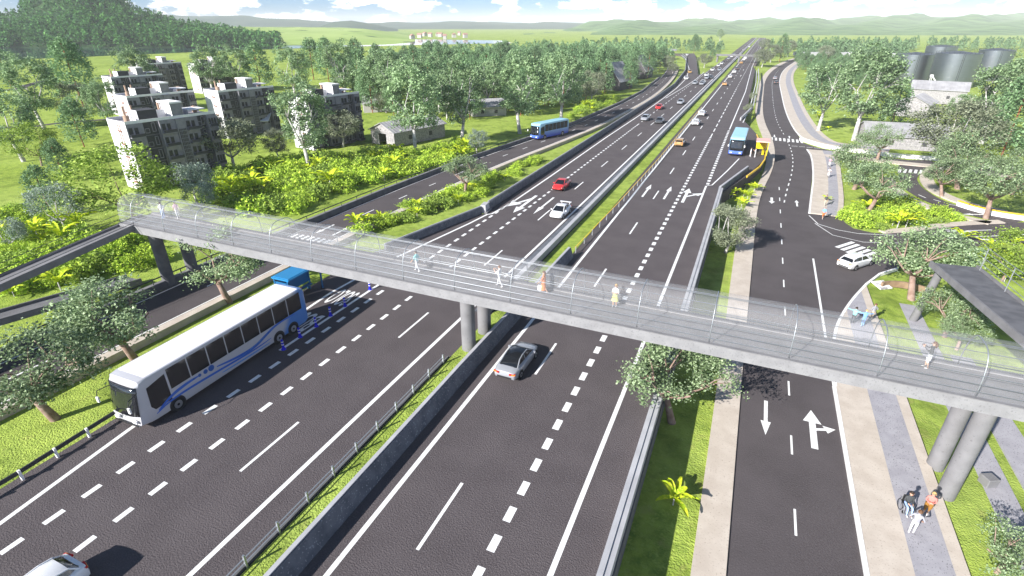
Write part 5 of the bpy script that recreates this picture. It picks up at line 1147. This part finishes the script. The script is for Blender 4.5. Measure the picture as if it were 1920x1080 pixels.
for k_ in list(PR_.values()):
    for t_ in k_:
        if id(t_) not in used: 
            for ch in list(t_.children): D.objects.remove(ch)
            D.objects.remove(t_)

# ------------------------------------------------------------------ apartment blocks
WALLG = mat('shaded_grey_render', (.2, .195, .22), .9, col2=(.26, .25, .28), scale=1.2); TANR = mat('roof_tank_tan', (.4, .27, .2), .8); PIPE = mat('rust_pipe', (.22, .09, .06), .8); DKF = mat('dark_frame', (.045, .045, .05), .7); WPANE = mat('window_pane', (.03, .032, .04), .2)  # wall grey darkened to put the shade of the block fronts into it
def block(label, loc, rz, L=21., Wd=7.5, Hh=12., s=1.):
    t = thing('apartment_block', label, 'apartment block', loc, rz, None, s)
    q = MB(); segs = [(0, 3.6, 0), (3.6, 7.2, .9), (7.2, 10.8, 0), (10.8, 13.0, -.25), (13.0, 16.2, 0), (16.2, 18.6, .9), (18.6, L, 0)]
    for a, b_, rec in segs: q.box(((a+b_)/2, (rec+Wd)/2, Hh/2), (b_-a-.004, Wd-rec, Hh))
    q.build('wall', WALLG, t)
    q = MB(); q.box((-.02, Wd/2, Hh/2+.2), (.1, Wd+.1, Hh+.5)); q.box((L/2, Wd-.05, Hh+.3), (L, .15, .6)); q.box((L/2, .1, Hh+.25), (L, .12, .5)); q.build('gable_wall', WHITEW, t)
    q = MB(); q.box((12, 2.6, Hh+1.3), (2.6, 4.8, 2.6)); q.build('stair_tower', WALLG, t); q = MB(); q.box((12, 2.6, Hh+2.75), (3.0, 5.1, .3)); q.box((10.66, 2.4, Hh+1.2), (.08, 4.6, 2.4)); q.build('tower_roof', WHITEW, t)  # white slab on the tower's sunward side paints its lit face
    q = MB(); q.box((5.8, 3, Hh+.95), (4.2, 3.6, 1.9)); q.build('roof_house', DKF, t)
    for bx_ in (((3.63, 3, Hh+.95), (.12, 3.7, 2.0)), ((9.2, 2.4, Hh+.8), (2.4, .12, 1.6)), ((17.4, 3.4, Hh+1.0), (4.2, 3.8, .2)), ((15.3, 3.4, Hh+.5), (.1, 3.8, 1.0))):
        q = MB(); q.box(*bx_); q.build('roof_parapet', WHITEW, t)
    for x, y in ((1.6, 2.2), (8.6, 4.8), (10, 5.0), (14.6, 5.4), (19, 5)):
        q = MB(); q.cyl((x, y, Hh+.1), .55, 1.1, 12); q.cyl((x, y, Hh+1.2), .2, .1, 8); q.build('water_tank', TANR, t, smooth='auto')
    for k, x in enumerate((2.4, 4.2, 10.2, 13.8)): q = MB(); q.box((x, 4.2, Hh+1.3), (.35, .35, 2.6)); q.build('chimney', TANR, t)
    q = MB()
    for y in (2.4, 3.2): q.tube([(-.14, y, .5), (-.14, y, Hh)], .07, 6)
    for z in np.arange(1.5, Hh, 2.3): q.box((-.2, 2.8, z), (.14, 1.4, .22))
    q.build('pipes', PIPE, t)
    nf = 5; fh = Hh/nf
    for f_ in range(nf):
        z = f_*fh
        for a in (0, 7.2, 13.0, 18.6):
            w_ = 3.4 if a < 18 else 2.2
            for dx_, ww, h_, zz in ((.75, .8, 1.1, 1.2), (1.95, .75, 1.1, 1.15)) if a < 18 else ((.5, .45, 1.1, 1.15), (1.2, .45, 1.1, 1.15), (1.9, .45, 1.1, 1.15)):
                m_ = MB(); m_.box((a+dx_, -.03, z+zz), (ww, .1, h_)); o = m_.build('window', DKF, t); m_ = MB(); m_.box((a+dx_, -.085, z+zz), (ww-.2, .02, h_-.2)); m_.build('pane', WPANE, o)
            m_ = MB(); m_.box((a+w_/2, -.4, z+.12), (w_-.4, .8, .14)); m_.box((a+w_/2, -.78, z+.42), (w_-.4, .06, .5), m=1); m_.build('balcony', [WALLG, DKF], t)
        for a in (3.6, 16.2):
            w_ = 3.4 if a < 9 else 2.2; m_ = MB(); m_.box((a+w_/2+.1, .87, z+fh/2), (w_-.2, .06, fh-.12)); m_.build('recess_panel', DKF, t)
            m_ = MB()
            for cx_, zz, ww, h_ in ((w_*.3, .8, .9, .75), (w_*.75, 1.3, .7, 1.5)):
                for sx_ in (-1, 1): m_.box((a+cx_+sx_*ww/2, .78, z+zz), (.12, .1, h_)); m_.box((a+cx_, .775, z+zz+sx_*h_/2), (ww, .1, .12))
            m_.build('window_frame', WALLG, t)
    m_ = MB(); m_.box((11.9, -.28, Hh*.44), (1.6, .06, Hh*.8)); o = m_.build('stair_screen', DKF, t)
    m_ = MB()
    for k in range(14): m_.box((11.9, -.325, 1.0+Hh*.78*k/14), (1.6, .03, .09))
    for k in range(4): m_.box((11.35+.37*k, -.323, Hh*.44), (.07, .025, Hh*.78))
    m_.build('screen_grid', WALLG, o)
    return t
b0 = block('nearest apartment block with dark shaded front and sunlit white gable behind the wide lime tree', (*G(232, 226, 10.6), ZL), R(79)); b0.scale = (.73, .9, .95)
for (x, y, lb, zt, da) in ((235, 176, 'apartment block directly behind the nearest one, roof just showing above it', 10.6, 0), (407, 166, 'apartment block in the second row right of the nearest one', 10.6, 0), (572, 179, 'apartment block at the right end of the group above the grey trees', 10.6, 0),
                      (206, 141, 'far apartment block left of the group half behind a green tree', 10.6, 0), (267, 117, 'farthest apartment block on the open plain', 10.6, 0), (366, 117, 'apartment block mostly hidden by the row of green trees', 10.6, 0)):
    dup(b0, (*G(x, y, zt), ZL), R(79+da), lb, s=(.73, .9, .93))
# ------------------------------------------------------------------ barns and houses
def barn(name, label, loc, rz, L, Wd, hw_, hr_, cat='barn', opening=True, wall=WOOD, roof=ROOFM, s=1):
    t = thing(name, label, cat, loc, rz, None, s); a = .12
    q = MB(); hl = L/2; hwid = Wd/2; 
    for s_ in (-1, 1): q.box((0, s_*(hwid-a/2), hw_/2), (L, a, hw_))
    q.build('side_wall', wall, t)
    for s_ in (-1, 1):
        q = MB(); x = s_*(hl+.003); op = opening and s_ < 0
        if op:
            o1 = Wd*.16; pr = [(-hwid, 0), (-o1, 0), (-o1, hw_*.82), (o1, hw_*.82), (o1, 0), (hwid, 0), (hwid, hw_), (0, hr_), (-hwid, hw_)]
        else: pr = [(-hwid, 0), (hwid, 0), (hwid, hw_), (0, hr_), (-hwid, hw_)]
        tri = tessellate_polygon([[Vector((p[0], p[1], 0)) for p in pr]])
        q.add([(x-a/2, p[0], p[1]) for p in pr]+[(x+a/2, p[0], p[1]) for p in pr], [tuple(f) for f in tri]+[tuple(i+len(pr) for i in f[::-1]) for f in tri]+[(i, (i+1) % len(pr), len(pr)+(i+1) % len(pr), len(pr)+i) for i in range(len(pr))]); q.build('gable_wall', wall, t, fix=True)
    for s_ in (-1, 1):
        q = MB(); ov = .5; dz = (hr_-hw_)/hwid*ov
        q.loft([[(x, s_*(hwid+ov), hw_-dz), (x, 0, hr_+.02), (x, 0, hr_+.16), (x, s_*(hwid+ov), hw_-dz+.14)] for x in (-hl-.5, hl+.5)]); o = q.build('roof', roof, t, fix=True)
        q = MB(); nn_ = int(L/.9)
        for k in range(nn_):
            x = -hl+.4+k*L/nn_; q.tube([(x, s_*(hwid+ov), hw_-dz+.15), (x, 0, hr_+.17)], .05, 4)
        q.build('roof_ribs', roof, o)
    for s_ in (-1, 1): q = MB(); q.box((s_*L*.2, -hwid-.01, hw_*.5), (1.0, .08, 1.0)); q.build('window', DKF, t)
    return t
def bz(x, y, z=ZL): return (*G(x, y, z), z)
barn('barn', 'weathered wooden barn with open gable doorway behind the yellow shrubs', bz(768, 262), R(76), 17, 8.5, 3.4, 5.2)
barn('barn', 'white roofed shed behind the grey trees right of the nearest block', bz(480, 245), R(30), 9, 7, 3.2, 4.6, wall=WALLG, roof=mat('white_roof', (.6, .6, .62), .7))
HOUSE = mat('house_wall', (.4, .38, .37), .9); DROOF = mat('dark_roof', (.06, .055, .06), .8)
barn('house', 'grey house half hidden beside the dark small tree', bz(708, 208), R(40), 9, 7, 3, 4.8, 'house', False, HOUSE)
barn('house', 'house with light roof between barn and forest', bz(912, 215), R(40), 11, 8, 3, 4.8, 'house', False, HOUSE)
barn('house', 'dark hip roofed house at the near edge of the plain, left one', bz(714, 130), R(70), 16, 10, 3, 5.6, 'house', False, DROOF, HOUSE)
barn('house', 'dark gabled house at the edge of the wood, right one', bz(795, 127), R(70), 16, 10, 3.2, 6, 'house', False, DROOF, HOUSE)
barn('house', 'steep grey roofed house by the forest edge left of the slip road', bz(1150, 166), R(80), 15, 12, 4.0, 11, 'house', False, DROOF, ROOFM)
barn('house', 'second steep grey roofed house farther from the forest edge', bz(1196, 145), R(85), 15, 12, 4.0, 11, 'house', False, DROOF, ROOFM)
barn('barn', 'grey boarded barn directly below the silos', bz(1752, 192, ZR), R(-12), 17, 10, 5, 7.5, roof=ROOFM)
barn('barn', 'lower lean shed with grey sheet roof left of the silo barn', bz(1712, 215, ZR), R(70), 13, 9, 4.0, 6.2, opening=False)
barn('barn', 'large grey barn with ribbed roof behind the white wall', bz(1685, 272, ZR), R(4), 17, 12, 3.0, 5.2, opening=False)
# ------------------------------------------------------------------ silos
SIL = mat('silo_metal', (.28, .3, .325), .38, 1.0); SIL.node_tree.nodes['Principled BSDF'].inputs['Anisotropic'].default_value = .3
for (x, y, r_, zt, lb) in ((1702, 154, 7.9, 13.2, 'left front silo of dark shiny metal above the barn'), (1778, 162, 8.9, 14.6, 'middle front silo, largest of dark shiny metal'), (1752, 133, 8.2, 14.2, 'rear silo showing between the two front silos'), (1850, 150, 7.6, 14.6, 'right silo partly behind the tall pale tree')):
    t = thing('silo', lb, 'silo', bz(x, y, ZR)); q = MB(); q.cyl((0, 0, 0), r_, zt-.0, 64); q.build('tank', SIL, t, smooth='auto')
    q = MB(); q.cyl((0, 0, zt+.003), r_+.1, .9, 48, r2=.8); q.build('roof', mat('silo_roof', (.12, .13, .15), .5, .6) if 'silo_roof' not in D.materials else D.materials['silo_roof'], t, smooth='auto')
    q = MB()
    for k in range(28): a = 2*PI*k/28; q.box((math.cos(a)*r_, math.sin(a)*r_, zt+.35), (.08, .08, .8))
    q.tube([((r_)*math.cos(a), r_*math.sin(a), zt+.7) for a in np.linspace(0, 2*PI, 40)], .05, 4); q.build('railing', DSTEEL, t)
    q = MB(); q.tube([(-.3, -r_-.12, 0), (-.3, -r_-.12, zt)], .06, 4); q.tube([(.3, -r_-.12, 0), (.3, -r_-.12, zt)], .06, 4); q.build('ladder', DSTEEL, t)
    for z in np.arange(2.2, zt, 2.4): q = MB(); q.tube([((r_+.03)*math.cos(a), (r_+.03)*math.sin(a), z) for a in np.linspace(0, 2*PI, 49)], .05, 4, cap=False); q.build('ring', SIL, t, smooth=True)
el = thing('grain_elevator', 'pale grain elevator head with slanting chute between the silos and barn roof', 'grain elevator', bz(1736, 176, ZR), 0, None, .62); q = MB()
for s_ in (-1, 1): q.tube([(s_*.5, 0, 0), (s_*.5, 0, 11)], .12, 6)
for k in range(11): q.tube([(-.5, 0, k), (.5, 0, k+1)], .07, 4)
q.build('mast', KERB, el); q = MB(); q.box((0, 0, 11.6), (1.8, 1.2, 1.5)); q.build('head', KERB, el); q = MB(); q.tube([(.5, 0, 11.4), (4.8, .3, 6.2)], .4, 8); q.build('chute', KERB, el)
# ------------------------------------------------------------------ far overpass and viaducts
op = thing('overpass', 'pale concrete overpass crossing the motorway far away', 'overpass', (G(1391, 103, 5)[0], G(1391, 103, 5)[1], 0)); q = MB(); q.box((0, 0, 4.6), (34, 7, .8)); q.build('deck', CONC, op); q = MB(); q.box((0, -3.6, 5.2), (34, .3, .6)); q.build('parapet', CONC, op)
for x in (-16, -1.5, 16): q = MB(); q.box((x, 0, 2.1), (1.0, 5, 4.2)); q.build('pier', CONC, op)
vd = longwall('viaduct', [(-79, 556), (-98, 575), (-130, 585)], 8, 2, 3.6, (CONCL, CONCL), 'pale curved viaduct continuing the left slip road', 'viaduct')
vd = longwall('viaduct', [(22, 520), (60, 535), (130, 520)], 8, 2, 4.4, (CONCL, CONCL), 'pale viaduct beyond the far service road on the right', 'viaduct')
# far village by the lake
RT = mat('red_tile', (.36, .2, .16), .8); VW = mat('village_wall', (.42, .4, .39), .9)
for i in range(10):
    x = 775+10.5*i+random.uniform(-4, 4); y = 70+random.uniform(-4, 4); t = None
    t = thing('house', 'small white house with red roof in the far lakeside village', 'house', (*G(x, y, -1), -1.4), random.uniform(0, 3), 'houses of the lakeside village')
    w_ = random.uniform(6, 10); q = MB(); q.box((0, 0, 3), (w_, 8, 6)); q.build('wall', VW, t); q = MB(); q.loft([[(x_, -4.6, 6.01), (x_, 0, 9), (x_, 4.6, 6.01)] for x_ in (-w_/2-.8, w_/2+.8)]); q.build('roof', RT, t, fix=True)
# park road behind the lawn on the left
pr = MB(); pp_ = smooth_pl(px(ZL, (-60, 238), (40, 240), (75, 236), (110, 231), (190, 225), (330, 214)), 2); pr.strip(offs(pp_, -1.3), offs(pp_, 1.3), -1.42); tag(pr.build('path', ASPH2), kind='structure')
pr = MB(); pp_ = smooth_pl(px(ZL, (-60, 168), (20, 172), (60, 158), (95, 150), (160, 162)), 2); pr.strip(offs(pp_, -2), offs(pp_, 2), -1.2); tag(pr.build('path', ASPH2), kind='structure')
#HAZE
hz = MB(); hz.box((0, 6200, 80), (18600, 13000, 168)); HZ = D.materials.new('haze'); HZ.use_nodes = True; n = HZ.node_tree.nodes; n.remove(n['Principled BSDF'])
pv_ = n.new('ShaderNodeVolumePrincipled'); pv_.inputs['Color'].default_value = (.93, .97, .95, 1); pv_.inputs['Density'].default_value = .00014; pv_.inputs['Anisotropy'].default_value = -.2
HZ.node_tree.links.new(pv_.outputs[0], n['Material Output'].inputs['Volume'])
tag(hz.build('haze', HZ), kind='stuff')
